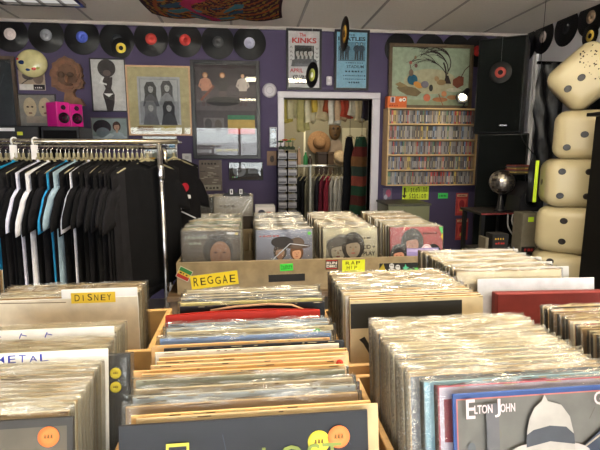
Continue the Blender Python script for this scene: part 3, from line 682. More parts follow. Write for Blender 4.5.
def sticker(parent, x, z, r, col, txt=None, y=-.0052, name='price_sticker', lab=None):
    b = MB(); b.lathe([(.0005, 0), (.0005, .0006), (r, .0006), (r, 0)], rgb(col), 'paper', 24, Matrix.Translation((x, y, z)) @ Matrix.Rotation(PI/2, 4, 'X'))
    for k in (-1, 0, 1): b.poly([(x+r*(.3*k-.12), z-r*.1), (x+r*(.3*k+.1), z-r*.15), (x+r*(.3*k+.08), z+r*.2), (x+r*(.3*k-.05), z+r*.25)], y-.0008, rgb('6a5020'), 'paper')
    if txt: b.text(txt, x, z-r*.2, r*.4, y-.0008, rgb('403018'), 'paper', 0, r*1.2, 'c')
    cov = [c for c in parent.children if c.name.startswith('cover')]
    o = b.build(name, cov[0] if cov else parent)
    if lab: o['label'] = lab
    return o
PAL = {'cream': ['d8c8a4', 'cdbb92', 'e0d4b8', 'c8b48c'], 'white': ['dcd8d0', 'd0ccc4', 'e4e0d8'], 'tan': ['b08c5c', 'c49c68', '9c7c54', 'd2b07c'],
       'grey': ['8c8c88', '74777a', 'a09c94', '5c6064'], 'dark': ['26242a', '1c2030', '302420', '3c2c2c'], 'blue': ['40608c', '5c7ca0', '2c4468'], 'red': ['8c2c28', 'a83c30', '6c2024'], 'green': ['4c6c54', '5c7444']}
SM = {}
for kn, cs in PAL.items():
    SM[kn] = [sleeve_mesh(c, e, seed=hash_ ) for hash_, (c, e) in enumerate(zip(cs, ['c8b48c', 'd8ccb0', 'a88c64', 'bcae94']))]
def pick(kn): return random.choice(SM[kn])
def fill(x, ys, z0, lean, mix, where, group, bags=None, pb=1., jit=.003, yj=.8, xs_=None):
    for i, y in enumerate(ys):
        kn = random.choice(mix); word = {'cream': 'cream', 'white': 'white', 'tan': 'tan', 'grey': 'grey', 'dark': 'dark', 'blue': 'blue', 'red': 'red', 'green': 'green'}[kn]
        bg = random.choice(bags) if bags and random.random() < pb else None
        xx = x if xs_ is None else x+xs_[i]
        lp(xx+random.uniform(-jit, jit), y, z0, lean+random.uniform(-.35, .35), pick(kn), '%s record sleeve %s %s' % (word, 'in clear plastic' if bg else 'without plastic', where), '%s %s sleeves %s' % (word, 'bagged' if bg else 'bare', group), bg, random.uniform(-yj, yj)*.45)
def seq(y0, y1, d):
    n = max(1, int(round((y1-y0)/d))); return [y1-(y1-y0)*i/n for i in range(n+1)]       # from the back to the front
WOODC = 'b08a58'
def bin_box(label, x0, x1, y0, y1, z0, zt, zf=None, col=WOODC, m='wood', t=.012, zb=None, name='record_bin'):
    zf = zt if zf is None else zf; zb = zt if zb is None else zb; cx = (x0+x1)/2; cy = (y0+y1)/2; r = rgb(col)
    th = thing(name, label, 'record bin', (cx, cy, z0)); X = (x1-x0)/2; Y = (y1-y0)/2
    b = MB(); b.box(-X, X, -Y, Y, 0, .010, r, m); b.build('base_panel', th)
    for sg in (-1, 1): b = MB(); b.box(min(sg*X, sg*(X-t)), max(sg*X, sg*(X-t)), -Y+t, Y-t, .010, zt-z0, r, m, .0015); b.build('side_panel', th)
    b = MB(); b.box(-X, X, -Y, -Y+t, .010, zf-z0, r, m, .0015); b.build('front_panel', th)
    b = MB(); b.box(-X, X, Y-t, Y, .010, zb-z0, r, m, .0015); b.build('back_panel', th)
    return th
def table(label, x0, x1, y0, y1, z, col='6c5236'):
    t = thing('display_table', label, 'table', ((x0+x1)/2, (y0+y1)/2, 0)); X = (x1-x0)/2; Y = (y1-y0)/2
    b = MB(); b.box(-X, X, -Y, Y, z-.03, z, rgb(col), 'wood', .003); b.build('table_top', t)
    for sx in (-1, 1):
        for sy in (-1, 1): b = MB(); b.box(sx*(X-.04)-.025, sx*(X-.04)+.025, sy*(Y-.04)-.025, sy*(Y-.04)+.025, 0, z-.03, rgb(col), 'wood', .002); b.build('leg', t)
    return t
ZB = .79; Z0 = .802                                     # table top, record base
table('wooden table carrying the front and middle record bins', -1.05, 1.18, .38, 1.62, ZB)
# --- bins of the front and middle rows
bin_box('wooden record bin at the bottom left with the METAL divider', -.585, -.205, .44, .897, ZB, .985)
bin_box('wooden record bin in the bottom centre with the worn cardboard sleeves', -.19, .195, .40, .908, ZB, .985)
bin_box('wooden record bin at the bottom right full of clear bagged sleeves', .208, .596, .42, .862, ZB, .985)
bin_box('wooden record bin at the far right edge in front of the red box set', .608, 1.01, .50, .905, ZB, .985)
bin_box('pale wooden record bin behind the bottom left one, with the DISNEY tag', -.64, -.205, .905, 1.16, ZB, 1.04, col='c09a62')
bin_box('wooden record bin behind the bottom centre one', -.19, .195, .912, 1.12, ZB, 1.0)
bin_box('wooden record bin right of centre with the black and beige sleeve in front', .198, .560, .87, 1.215, ZB, 1.0)
bin_box('wooden record bin with the long row of sleeves behind the red box set', .572, .985, .98, 1.47, ZB, 1.0)
bin_box('wooden record bin at the left edge below the shirts', -1.02, -.655, 1.08, 1.35, ZB, 1.02)

LEAN = 11
# front left bin
ZA = Z0
xa = -.408
ysA = [.878, .868, .858, .848, .838]
fill(xa, ysA[:5], ZA, LEAN, ['cream', 'white', 'cream'], 'behind the plain card in the bottom left bin', 'at the back of the bottom left bin', BAGT)
def art_divider(txt, u0, w):
    def f(A):
        A.rect(0, 0, 1, 1, 'e2dfda')
        if txt is None:
            for u in (.34, .48, .62): A.line([(u, .955), (u+.012, .985)], .006, '2030a0'); A.line([(u+.012, .975), (u+.04, .968)], .005, '2030a0')
        else: A.hand(txt, u0, .955, .036, '2030a0', w)
    return f
def divider(x, ytop, z0, lean, me, label, zup): 
    t = lp(x, ytop, z0, lean, me, label, name='divider_card', cat='divider card'); t.location.z += zup; return t
mdv = sleeve_mesh('e2dfda', 'dedbd4', 1, art_divider(None, .32, .5), t=.002, wear=False)
divider(xa+.0, .822, ZA, LEAN, mdv, 'white divider card with blue pen strokes in the bottom left bin, the farther one', .017)
fill(xa, [.806, .792, .778, .765, .752], ZA, LEAN, ['cream', 'white', 'grey'], 'between the cards of the bottom left bin', 'between the cards of the bottom left bin', BAGT)
mdk = sleeve_mesh('101114', '24242a', 3)
t = lp(xa+.048, .738, ZA, LEAN, mdk, 'black sleeve with yellow price dots poking out right of the METAL card', None, BAG[1])
sticker(t, .135, .285, .009, 'c8b83c', lab='yellow price dot'); sticker(t, .135, .262, .009, 'c8b83c', lab='yellow price dot')
mdv2 = sleeve_mesh('e2dfda', 'dedbd4', 2, art_divider('/ METAL', .36, .36), t=.002, wear=False)
divider(xa+.018, .724, ZA, LEAN, mdv2, 'white divider card lettered METAL in blue pen, the nearer card in the bottom left bin', .017)
fill(xa+.010, [.709, .695, .681], ZA, LEAN, ['white', 'cream'], 'just in front of the METAL card', 'in front of the METAL card', BAGT)
mcl = sleeve_mesh('c4b8c0', 'cfc4c0', 4); t = lp(xa+.012, .664, ZA, LEAN, mcl, 'pale sleeve with a red and blue round emblem in the bottom left bin', None, BAG[0]); sticker(t, .112, .28, .014, 'c83c50', y=-.0052, lab='red and blue emblem'); 
fill(xa+.010, [.650, .637, .625, .612, .600, .588, .576], ZA, LEAN, ['cream', 'white', 'grey', 'tan'], 'behind the front cover of the bottom left bin', 'behind the bottom left front cover', BAGT)
def art_dark_swirl(A):
    A.rect(0, 0, 1, 1, '2c2a28'); A.rect(.62, .5, .98, .97, '50493e'); A.line([(.0, .9), (.2, .86), (.45, .93), (.62, .95)], .02, '6c7c88'); A.line([(.0, .75), (.15, .72), (.3, .8)], .02, '8cb0d0')
    A.line([(.08, .84), (.16, .88), (.24, .83), (.36, .87)], .014, '7ca8d4'); A.ell(.7, .6, .2, .25, '6a5c4c'); A.line([(.6, .45), (.75, .7), (.9, .55)], .01, 'c8b89c')
mfa = sleeve_mesh('', '2a2624', 5, art_dark_swirl, wear=False)
t = lp(xa+.022, .560, ZA, LEAN, mfa, 'dark brown front cover with an orange price dot at the bottom left', None, None); sticker(t, .128, .292, .013, 'e8763c', None, y=-.0032, lab='orange price dot')

# front centre bin: explicit sleeves, back to front
xc = -.004
def strip(c, c2=None, words=None, wc='202020', edge='c4a070', seed=0):
    def f(A):
        A.rect(0, 0, 1, 1, c)
        if c2: A.poly([(.02, .75), (.5, .72), (.98, .77), (.98, .955), (.55, .965), (.02, .945)], c2)
        if words: A.strokes(.1, .93, .035, wc, .5, 8)
    return sleeve_mesh('', edge, seed, f)
front = [
 (0.862, strip('8c9cb8', '4c6c9c', None, edge='8a8c90', seed=1), BAG[0], 'grey blue bagged sleeve second behind the one with the green sticker in the centre bin', 0, 0),
 (0.842, strip('c4d0dc', '38588c', True, '203c60', 'a8a8a4', 2), BAG[3], 'pale blue bagged sleeve behind the one with the green sticker', .0, .0),
 (0.822, strip('c8b894', None, True, '3a4a64', 'cdbf9c', 3), BAG[1], 'cream bagged sleeve with a green sticker at its right corner', .004, 0),
 (0.795, strip('7c9ccc', '283c64', None, edge='90989c', seed=4), BAG[2], 'blue and black crinkled bagged sleeve in the centre bin', -.004, 0),
 (0.765, strip('cfa268', None, None, edge='cfa268', seed=5), None, 'bare orange tan cardboard sleeve behind the purple one', -.012, 0),
 (0.752, strip('15141a', None, None, edge='1c1a1e', seed=6), None, 'bare black sleeve behind the white and purple one', .012, 0),
 (0.738, strip('dcd4c8', '54284c', None, edge='d8ccb4', seed=7), None, 'bare white sleeve with a purple band in the centre bin', .0, 0),
 (0.718, strip('c89c64', None, None, edge='caa470', seed=8), None, 'bare tan cardboard sleeve just in front of the purple band', .010, 0),
 (0.704, strip('d0b080', '1c1c20', None, edge='cba874', seed=9), None, 'bare tan sleeve with a black rounded corner', .010, 0),
 (0.690, strip('d8b88c', None, True, '6a4a30', 'd6b484', 10), None, 'bare cream cardboard sleeve with a red sticker at its right corner', .002, 0),
 (0.676, strip('c49860', None, None, edge='c8a068', seed=11), None, 'bare brown tan cardboard sleeve third behind the grey bagged one', -.02, 0),
 (0.662, strip('cda56c', None, None, edge='cfa872', seed=12), None, 'bare tan cardboard sleeve directly behind the grey green bagged one', -.006, 0),
 (0.644, strip('8c8c78', '74786c', None, edge='9c9a86', seed=13), BAG[4], 'grey green bagged sleeve in the centre bin', -.010, 0),
 (0.618, strip('b09c7c', '8c8478', None, edge='b8a888', seed=14), BAG[5], 'beige bagged sleeve behind the silver one', -.004, 0),
 (0.598, strip('b4bcc4', 'd0d0d0', None, edge='a8a498', seed=15), BAG[3], 'silver grey bagged sleeve in the centre bin', -.004, 0),
 (0.575, strip('907860', None, None, edge='a88c64', seed=16), BAG[1], 'brown bagged sleeve with a blue round emblem on its left corner', -.006, 0),
 (0.553, strip('d8b078', None, None, edge='d4ae74', seed=17), None, 'bare golden tan cardboard sleeve behind the navy front cover', .006, 0),
 (0.545, strip('b8a078', None, None, edge='b8a078', seed=18), None, 'bare straw coloured sleeve sticking out right of the navy front cover', .014, 0),
]
for (y, me, bg, lb, dx, up_) in front:
    t = lp(xc+dx, y, Z0, LEAN, me, lb, None, bg, random.uniform(-.5, .5))
    if 'green sticker at' in lb: sticker(t, .125, .3, .011, '3c9a4c', lab='green sticker')
    if 'red sticker' in lb: sticker(t, .146, .304, .006, 'd0402c', y=-.003, lab='red sticker')
    if 'blue round' in lb: sticker(t, -.135, .29, .014, '4c7cb4', lab='blue round emblem')
def art_navy(A):
    A.rect(0, 0, 1, 1, '0f131d'); r = random.Random(4)
    for k in range(22): u, v = r.random()*.98, r.uniform(.4, .98); A.line([(u, v), (u+r.uniform(.0, .02), v-r.uniform(.02, .07))], .0025, '2c3648')
    A.rect(.18, .725, .27, .925, 'b4ac3c'); A.rect(.19, .735, .26, .912, '0f131d')
    A.text('LOST', .56, .77, .115, '76823c', .33, bold=.0); A.rect(.12, .5, .9, .52, '2c3850')
mn = sleeve_mesh('', '1c1b22', 30, art_navy, wear=False)
t = lp(-.008, .532, Z0, LEAN, mn, 'dark navy front cover with a yellow outlined rectangle and two price dots, bottom centre', None, None)
sticker(t, .092, .279, .0145, 'd8c840', None, y=-.0032, lab='yellow price dot'); sticker(t, .118, .284, .0145, 'ee7c44', None, y=-.0042, lab='orange price dot')
# middle centre bin
mg = sleeve_mesh('', 'c8c0ac', 31, lambda A: (A.rect(0,0,1,1,'b4aa94'),))
fill(.004, [1.06, 1.04, 1.022, 1.002], Z0, 5, ['grey', 'cream'], 'at the back of the bin below the REGGAE tag', 'below the REGGAE tag', BAG)
t = lp(.004, .972, Z0, 4.5, strip('d8cc8c', None, None, edge='d4c68a', seed=21), 'pale yellow bagged sleeve behind the black one in the middle centre bin', None, BAG[4])
t = lp(.006, .949, Z0, 4, strip('16161a', None, None, edge='1c1c20', seed=22), 'black sleeve in front of the pale yellow one in the middle centre bin', None, None)
# red gatefold resting open
t = thing('gatefold_sleeve', 'bright red gatefold sleeve, slightly opened, behind the blue bagged sleeves', 'record sleeve', (-.014, .882, Z0+.0015), (math.radians(-2), 0, 0))
def red_panel(dy, k, nm, wid=S):
    V = []; Fc = []; n = 20
    for sd in (0, 1):
        for j in range(2):
            for i in range(n+1):
                x = -wid/2+wid*i/n; bow = k*math.sin(PI*i/n); V.append((x, dy+sd*.0025+bow+.0, j*(S+.004*math.sin(PI*i/n))))
    m = n+1
    for i in range(n):
        Fc += [(i, i+1, m+i+1, m+i), (2*m+i+1, 2*m+i, 3*m+i, 3*m+i+1), (m+i, m+i+1, 3*m+i+1, 3*m+i), (i+1, i, 2*m+i, 2*m+i+1)]
    Fc += [(0, m, 3*m, 2*m), (n, 2*m+n, 3*m+n, m+n)]
    b = MB(); b.add(V, Fc, rgb('a8281c'), 'print'); return b.build(nm, t)
red_panel(-.003, -.001, 'front_panel'); red_panel(.003, .006, 'back_panel')
b = MB(); V = []
b.tube([(-.07, .022, S+.001), (-.02, .026, S+.006), (.05, .026, S+.009), (.10, .024, S+.006), (.125, .02, S-.004)], .0022, rgb('a8805c'), 'card', 6); b.build('inner_sleeve_edge', t)

# bottom right bin
xr = .378
ysR = seq(.612, .832, .0150)
fill(xr+.018, ysR, Z0, LEAN, ['cream', 'white', 'cream', 'tan', 'grey', 'blue'], 'in the crinkled row of the bottom right bin', 'in the bottom right bin', BAGT, jit=.005)
mL = strip('7ea4b4', '9cbcc8', None, edge='88a4b0', seed=33); lp(xr+.030, .592, Z0, LEAN, mL, 'light blue bagged sleeve showing left behind the silver and white hat cover', None, BAG[2])
mL = strip('b8b0c0', '8c3844', None, edge='a84858', seed=34); lp(xr+.045, .577, Z0, LEAN, mL, 'red and blue edged bagged sleeve directly behind the hat cover', None, BAG[3])
def art_hat(A):
    A.rect(0, 0, 1, 1, '243e72'); A.rect(.010, 0, .988, .982, '9c5c58'); A.rect(.016, 0, .984, .976, '5c5b58'); r = random.Random(9)
    for k in range(26): A.ell(r.uniform(.04, .34), r.uniform(.1, .85), r.uniform(.01, .035), r.uniform(.02, .06), r.choice(['6c6c6a', '50545a', '5c5a54', '666e74']))
    for k in range(18): u = r.uniform(.4, .9); v = r.uniform(.3, .95); A.line([(u, v), (u+r.uniform(-.03, .03), v-.05)], .003, '4c483e')
    A.rect(.14, .3, .2, .96, '55555a'); A.rect(.02, 0, .12, .45, '74787c')
    A.poly([(.56, .5), (.60, .74), (.76, .86), (.98, .965), (.98, .5)], '2c3444'); A.line([(.58, .72), (.98, .968)], .008, '8c8478')
    A.ell(.44, .725, .195, .05, 'a09a98', rot=-.04)
    A.poly([(.325, .735), (.33, .83), (.345, .885), (.37, .93), (.405, .955), (.42, .985), (.435, .955), (.50, .935), (.54, .88), (.555, .81), (.56, .73)], '989490')
    A.poly([(.325, .755), (.328, .81), (.36, .83), (.44, .845), (.52, .835), (.558, .80), (.56, .755), (.44, .775)], '3c4048')
    A.ell(.44, .58, .11, .15, '6c6058'); A.ell(.40, .62, .04, .025, '3a3434'); A.ell(.49, .62, .04, .025, '3a3434'); A.poly([(.1, .2), (.3, .46), (.58, .46), (.8, .2)], '8c8888')
    A.text('E', .045, .90, .085, 'c4b4b8', .042, bold=.01); A.text('LTON', .083, .92, .038, 'c4b4b8', .085, bold=.02); A.text('J', .178, .90, .08, 'c4b4b8', .028, bold=.01); A.text('OHN', .205, .92, .038, 'c4b4b8', .07, bold=.02)
    A.text('G', .66, .925, .06, 'c4b4b8', .045, bold=.01); A.text('REATEST', .71, .935, .034, 'c4b4b8', .11, bold=.02); A.text('HITS', .84, .935, .034, 'c4b4b8', .07, bold=.02)
mh = sleeve_mesh('', '34508c', 40, art_hat, wear=False)
pE = atz(452, 395, Z0+S*math.cos(math.radians(LEAN)))
lp(pE.x+S/2, pE.y, Z0, LEAN, mh, 'front cover with a white hat and ELTON JOHN lettering, bottom right', None, None)

# far right front bin
xg = .785
fill(xg, seq(.63, .868, .0135), Z0, 10, ['tan', 'dark', 'cream', 'grey', 'red', 'white', 'tan'], 'in the bin at the far right edge', 'in the far right bin', BAG, pb=.75, jit=.004)

# DISNEY bin
xd = -.415
fill(xd-.006, seq(1.052, 1.142, .011), Z0, 3, ['cream', 'tan', 'cream'], 'behind the DISNEY tag', 'behind the DISNEY tag', BAG, pb=.7)
mD = sleeve_mesh('', 'd8d4cc', 50, lambda A: (A.rect(0,0,1,1,'cfc4ae'), A.line([(0,.985),(.5,.975)],.006,'6c5c44')), t=.0025, wear=False)
t = lp(xd+.0, 1.032, Z0, 3, mD, 'beige divider board with a white tab and yellow DISNEY tag', None, None, name='divider_card', cat='divider card')
b = MB(); b.box(-.01, .156, .0015, .0035, .2, S+.02, rgb('dcdad8'), 'paper', .0005); tb_ = part_label(b.build('tab', t), 'white tab')
b = MB(); b.box(.012, .108, -.0028, -.0018, S-.012, S+.012, rgb('d2b02c'), 'paper'); A = Art(b, .012, .108, S-.012, S+.012, -.003); A.hand('DISNEY', .08, .2, .62, '2c2814', .88); part_label(b.build('name_tag', tb_), 'yellow tag lettered DISNEY')
# left edge bin
fill(-.846, seq(1.20, 1.31, .0115), Z0-.0, 4, ['tan', 'cream', 'dark', 'tan'], 'in the bin at the left edge below the shirts', 'in the left edge bin', BAG, pb=.4)

# bin right of centre
xe_ = .380
fill(xe_-.006, seq(.995, 1.185, .0125), Z0, 8, ['cream', 'grey', 'tan', 'white', 'cream', 'red', 'blue'], 'in the row behind the black and beige sleeve', 'behind the black and beige sleeve', BAG, pb=.75)
fill(xe_, [.980, .968], Z0, 8, ['tan', 'cream'], 'directly behind the black and beige sleeve', 'directly behind the black and beige sleeve', None)
def art_bb(A):
    A.rect(0, 0, 1, 1, 'bfae8c'); A.rect(.0, .80, .84, .98, '26241f'); A.rect(.84, .8, 1, 1, 'c4b28e')
    A.poly([(.06, .72), (.1, .74), (.16, .64), (.13, .62), (.09, .69)], '1c1c1c'); A.line([(.1, .5), (.1, .3)], .008, '5a5040'); A.line([(.13, .5), (.13, .3)], .008, '5a5040')
    A.strokes(.3, .4, .12, '4a4030', .4, 4)
lp(xe_-.002, .952, Z0, 8, sleeve_mesh('', 'c8b48c', 51, art_bb), 'beige front sleeve with a wide black band across its top, right of centre')

# long bin behind the red box set
xf = .735
fill(xf-.01, seq(1.16, 1.42, .0145), Z0-.012+.012, 10, ['cream', 'white', 'cream', 'grey'], 'in the long row behind the red box set', 'behind the red box set', BAG, jit=.004, yj=1.4)
mwc = sleeve_mesh('', 'c0c0be', 53, lambda A: (A.rect(0,0,1,1,'b8b8b8'),), t=.0016, wear=False)
for i, (y, dx, cn) in enumerate(((1.1675, .03, 'nearest to the box set'), (1.225, .02, 'second from the box set'), (1.283, .025, 'third from the box set'), (1.341, .01, 'fourth from the box set'), (1.3995, .02, 'farthest from the box set'))):
    t = lp(xf-.01+dx, y, Z0, 10, mwc, 'white divider card standing up in the long row, %s' % cn, name='divider_card', cat='divider card'); t.location.z += .005
mw = sleeve_mesh('', 'd4d6dc', 52, lambda A: (A.rect(0,0,1,1,'d2d6e0'),), t=.002, wear=False, W=.33)
t = lp(.780, 1.125, Z0, 10, mw, 'plain white divider board behind the red box set', None, None, -4, name='divider_card', cat='divider card'); t.scale = (1, 1, .955)
t = thing('box_set', 'dark red record box set standing in front of the white board', 'box set', (.800, 1.055, Z0+.002), (math.radians(-5), 0, math.radians(-3)))
b = MB(); b.box(-.1575, .1575, -.019, -.0005, 0, .272, rgb('74201c'), 'card', .0015); b.build('lid', t)
b = MB(); b.box(-.1545, .1545, .0, .021, .001, .271, rgb('5e1a18'), 'card', .0015); b.build('box', t)
b = MB(); b.box(-.12, .12, -.0195, -.0189, .10, .2, rgb('6a1c1a'), 'card'); b.build('title_panel', t)

# ------------------------------------------------------------------ back crate with four slots
YH = 2.38; ZH = .685
hx0 = at(176, 264, YH).x; hx1 = hx0+1.56; hz = at(300, 259.5, YH).z
table('low wooden table carrying the labelled four slot record crate', hx0-.05, hx1+.12, YH-.04, 3.45, ZH, '5a4630')
t = thing('record_crate', 'brown wooden crate with four slots and the REGGAE tag on its front board', 'record bin', ((hx0+hx1)/2, YH, ZH))
X = (hx1-hx0)/2; dpt = 1.0; hgt = hz-ZH; CR = rgb('8a7a5e')
b = MB(); b.box(-X, X, 0, dpt, 0, .01, CR, 'wood'); b.build('base_panel', t)
b = MB(); b.box(-X, X, 0, .014, .010, hgt, CR, 'wood', .002); b.build('front_panel', t)
b = MB(); b.box(-X, X, dpt-.014, dpt, .010, hgt, CR, 'wood', .002); b.build('back_panel', t)
for sg in (-1, 1): b = MB(); b.box(min(sg*X, sg*(X-.012)), max(sg*X, sg*(X-.012)), .014, dpt-.014, .010, hgt, CR, 'wood', .002); b.build('side_panel', t)
for k in (1, 2, 3): b = MB(); xx = -X+2*X*k/4; b.box(xx-.006, xx+.006, .014, dpt-.014, .010, hgt-.03, CR, 'wood'); b.build('slot_divider', t)
slots = [hx0+1.56*(k+.5)/4 for k in range(4)]
ZHb = ZH+.010
def slot_front(px_l, Y): return at(px_l, 240, Y).x+S/2
xh = [slot_front(181, 2.47), slot_front(256, 2.47), slot_front(318, 2.47), slot_front(386, 2.47)]
xh = [max(hx0+.012+.166+1.56/4*k+(.0), min(x, hx0+1.56/4*(k+1)-.172)) for k, x in enumerate(xh)]
def art_gum(A): 
    A.rect(0, 0, 1, 1, '50483f'); A.rect(0, 0, .4, 1, '5c5348'); A.ell(.62, .66, .26, .26, '1c1614'); A.ell(.66, .58, .18, .24, 'a07050'); A.ell(.58, .62, .03, .012, '1c1410'); A.ell(.73, .62, .03, .012, '1c1410'); A.poly([(.64, .5), (.7, .5), (.67, .62)], '8a5c42')
    A.text('LEGEND', .06, .87, .06, '9aa08c', .38, bold=.005); A.strokes(.12, .76, .06, '9aa08c', .24, 3); A.rect(.78, .94, .92, .975, 'd8d8d8'); A.circ(.95, .95, .025, 'c8b040')
def art_country(A):
    A.rect(0, 0, 1, 1, '8d93ac'); A.rect(.0, .0, 1, .3, '7c7488'); A.strokes(.06, .87, .045, 'c04038', .36, 6)
    A.face(.42, .60, .26, 'b08468', '3c2820', '4a3c50'); A.face(.72, .58, .26, 'b88c70', '5a3c28', '8c8488'); A.ell(.73, .70, .24, .045, '4c4038'); A.ell(.73, .76, .13, .10, '544840'); A.ell(.46, .78, .2, .10, '2c2828')
    A.line([(.1, .3), (.6, .75), (.95, .7)], .01, 'd0d8e8'); A.circ(.95, .93, .03, '5cb04c')
def art_rap(A):
    A.rect(0, 0, 1, 1, 'cfc8a8'); A.poly([(.02, .0), (.06, .78), (.3, .9), (.62, .88), (.72, .4), (.7, 0)], '8a867c')
    A.ell(.25, .72, .2, .12, '2c2824', rot=.3); A.face(.27, .60, .40, 'b8b0a0', '48443e', '5a564e', 1.0); A.face(.55, .66, .42, '7c7264', '24201c', '3a362e', 1.1); A.strokes(.7, .8, .05, '3a362e', .2, 4); A.text('KID +', .72, .62, .075, '2c2a26', .24, bold=.02); A.text('PLAY', .74, .50, .075, '2c2a26', .22, bold=.02)
def art_red(A):
    A.rect(0, 0, 1, 1, 'b03038'); 
    A.face(.42, .70, .38, 'c08c74', '1c1412', '3a2028', 1.25); A.face(.16, .48, .32, 'b88068', '1c1412', '3a2028', 1.15); A.face(.82, .48, .30, 'b88068', '1c1412', '4c2c34', 1.15)
    A.strokes(.62, .86, .05, '301418', .28, 6); A.circ(.69, .58, .1, 'dcd0d4'); A.circ(.69, .58, .085, 'c88c94'); A.circ(.69, .58, .07, 'dcd0d4'); A.poly([(.92, 1), (1, 1), (1, .82)], '4c9a50'); A.poly([(.96, .82), (1, .88), (1, .75)], 'd0a030')
info = [('reggae', art_gum, 'brown front cover with a portrait above the REGGAE tag', '504840'), ('country', art_country, 'blue grey front cover with two hatted heads above the green tag', '9098b0'),
        ('hip hop', art_rap, 'cream front cover with two grey heads above the HIP HOP tag', 'cfc8a8'), ('rock', art_red, 'red front cover with three dark haired heads in the rightmost crate slot', 'a83038')]
for k, (nm, fn, lb, ed) in enumerate(info):
    x = xh[k]; y0 = 2.475
    lp(x, y0, ZHb, 7, sleeve_mesh('', ed, 60+k, fn, wear=False), lb, None, BAG[k])
    mix = [['white', 'grey', 'cream', 'green'], ['grey', 'white', 'blue', 'grey'], ['cream', 'cream', 'white'], ['cream', 'white', 'tan']][k]
    fill(x+.004, [y0+.014+.0135*j for j in range(4)][::-1], ZHb, 7, mix, 'just behind the front cover of the %s slot' % nm, 'behind the %s cover' % nm, BAG, jit=.008)
    yy = [y0+.10+.042*j+random.uniform(-.006, .006) for j in range(15)][::-1]
    fill(x+.0, yy, ZHb, 7, mix, 'in the receding row of the %s slot' % nm, 'in the %s slot' % nm, BAG, jit=.008)
xw = xh[3]
t = lp(xw+.03, 2.452, ZHb-.0, 5, sleeve_mesh('', '8878a8', 70, lambda A: (A.rect(0,0,1,1,'8c80b4'), A.rect(.0,.9,1,.97,'a89cc8'), A.ell(.6,.5,.25,.3,'5c6c9c')), W=.19), 'small lilac sleeve in front of the red cover in the rightmost crate slot'); t.location.z -= .12; t.location.z = max(t.location.z, ZHb+.0015)
t = bpy.data.objects.get(t.name); t.scale = (1, 1, .62)
# tags and stickers on the crate front (each stuck flat on the board)
def board_sign(name, label, cat, px0, py0, px1, py1, fn, ang=0., Y=YH-.0015, m='paper'):
    x0, x1, z0, z1 = at_rect(px0, py0, px1, py1, Y); cx, cz = (x0+x1)/2, (z0+z1)/2; X = (x1-x0)/2; Zz = (z1-z0)/2
    b = MB(); b.box(-X, X, 0, .001, -Zz, Zz, rgb('d8d0b0'), 'paper'); A = Art(b, -X, X, -Zz, Zz, -.0002, m, .00015); fn(A)
    return tag(b.build(name, loc=(cx, Y, cz), rot=(0, ang, 0)), label, cat)
board_sign('paper_tag', 'yellow paper tag lettered REGGAE on the crate front', 'tag', 191, 272.5, 238, 287.5, lambda A: (A.rect(0,0,1,1,'dcc428'), A.hand('REGGAE', .05, .2, .62, '1a1810', .92)), -.10)
board_sign('sticker', 'red, yellow and green striped sticker left of the REGGAE tag', 'sticker', 177.5, 268, 191, 280, lambda A: (A.rect(0,0,1,1,'b8b8a8'), A.rect(.04,.04,.96,.35,'a02820'), A.rect(.04,.35,.96,.62,'c8a838'), A.rect(.04,.62,.96,.96,'2c7a40'), A.strokes(.15, .4, .2, '201c18', .7, 3)), .5)
board_sign('paper_tag', 'green paper tag lettered Country on the crate front', 'tag', 280, 263.5, 293, 271, lambda A: (A.rect(0,0,1,1,'3cd044'), A.hand('Country', .08, .2, .55, '143c18', .86)), -.03)
board_sign('label_holder', 'long black strip on the crate front below the green tag', 'strip', 268.5, 273.5, 305, 282, lambda A: (A.rect(0,0,1,1,'1c1b1e'),), -.01)
board_sign('sticker', 'black square sticker lettered RUN DMC between two red bars', 'sticker', 325.5, 259.5, 338, 269.5, lambda A: (A.rect(0,0,1,1,'1a181a'), A.rect(.05,.86,.95,.94,'c02c28'), A.rect(.05,.06,.95,.14,'c02c28'), A.text('RUN', .08, .52, .28, 'dcd8d4', .84, bold=.03), A.text('DMC', .08, .19, .28, 'dcd8d4', .84, bold=.03)))
board_sign('paper_tag', 'yellow green paper tag lettered RAP and HIP HOP on the crate front', 'tag', 342, 259.5, 365, 275, lambda A: (A.rect(0,0,1,1,'d2dc2c'), A.hand('RAP', .15, .68, .24, '20280c', .7), A.hand('HIP', .2, .37, .24, '20280c', .5), A.hand('HOP', .12, .05, .24, '20280c', .6)))
def art_black(A):
    A.rect(0, 0, 1, 1, '191a1d'); A.poly([(.01, .0), (.0, .45), (.06, .98), (.09, .4), (.08, 0)], 'a8982c')
    for (u, v) in ((.18, .75), (.27, .6), (.2, .25)): A.circ(u, v, .035, 'c4c4c8'); A.circ(u-.012, v+.05, .009, '141414'); A.circ(u+.012, v+.05, .009, '141414'); A.line([(u-.04, v-.35), (u+.04, v-.15)], .012, 'c4c4c8')
    A.poly([(.34, .55), (.37, .62), (.38, .9), (.4, .62), (.44, .55), (.41, .45), (.42, .2), (.38, .38), (.34, .2), (.36, .45)], '4cb08c')
    A.poly([(.38, .05), (.4, .3), (.5, .45), (.62, .5), (.72, .7), (.86, .75), (.88, .5), (.76, .2), (.6, .1)], '46b83c'); A.circ(.5, .28, .03, '18401c'); A.line([(.5, .5), (.8, .62)], .012, '205c20')
board_sign('decal_strip', 'black strip with skull, star and green monster decals on the crate front', 'decal', 379, 261.5, 447, 274, art_black)

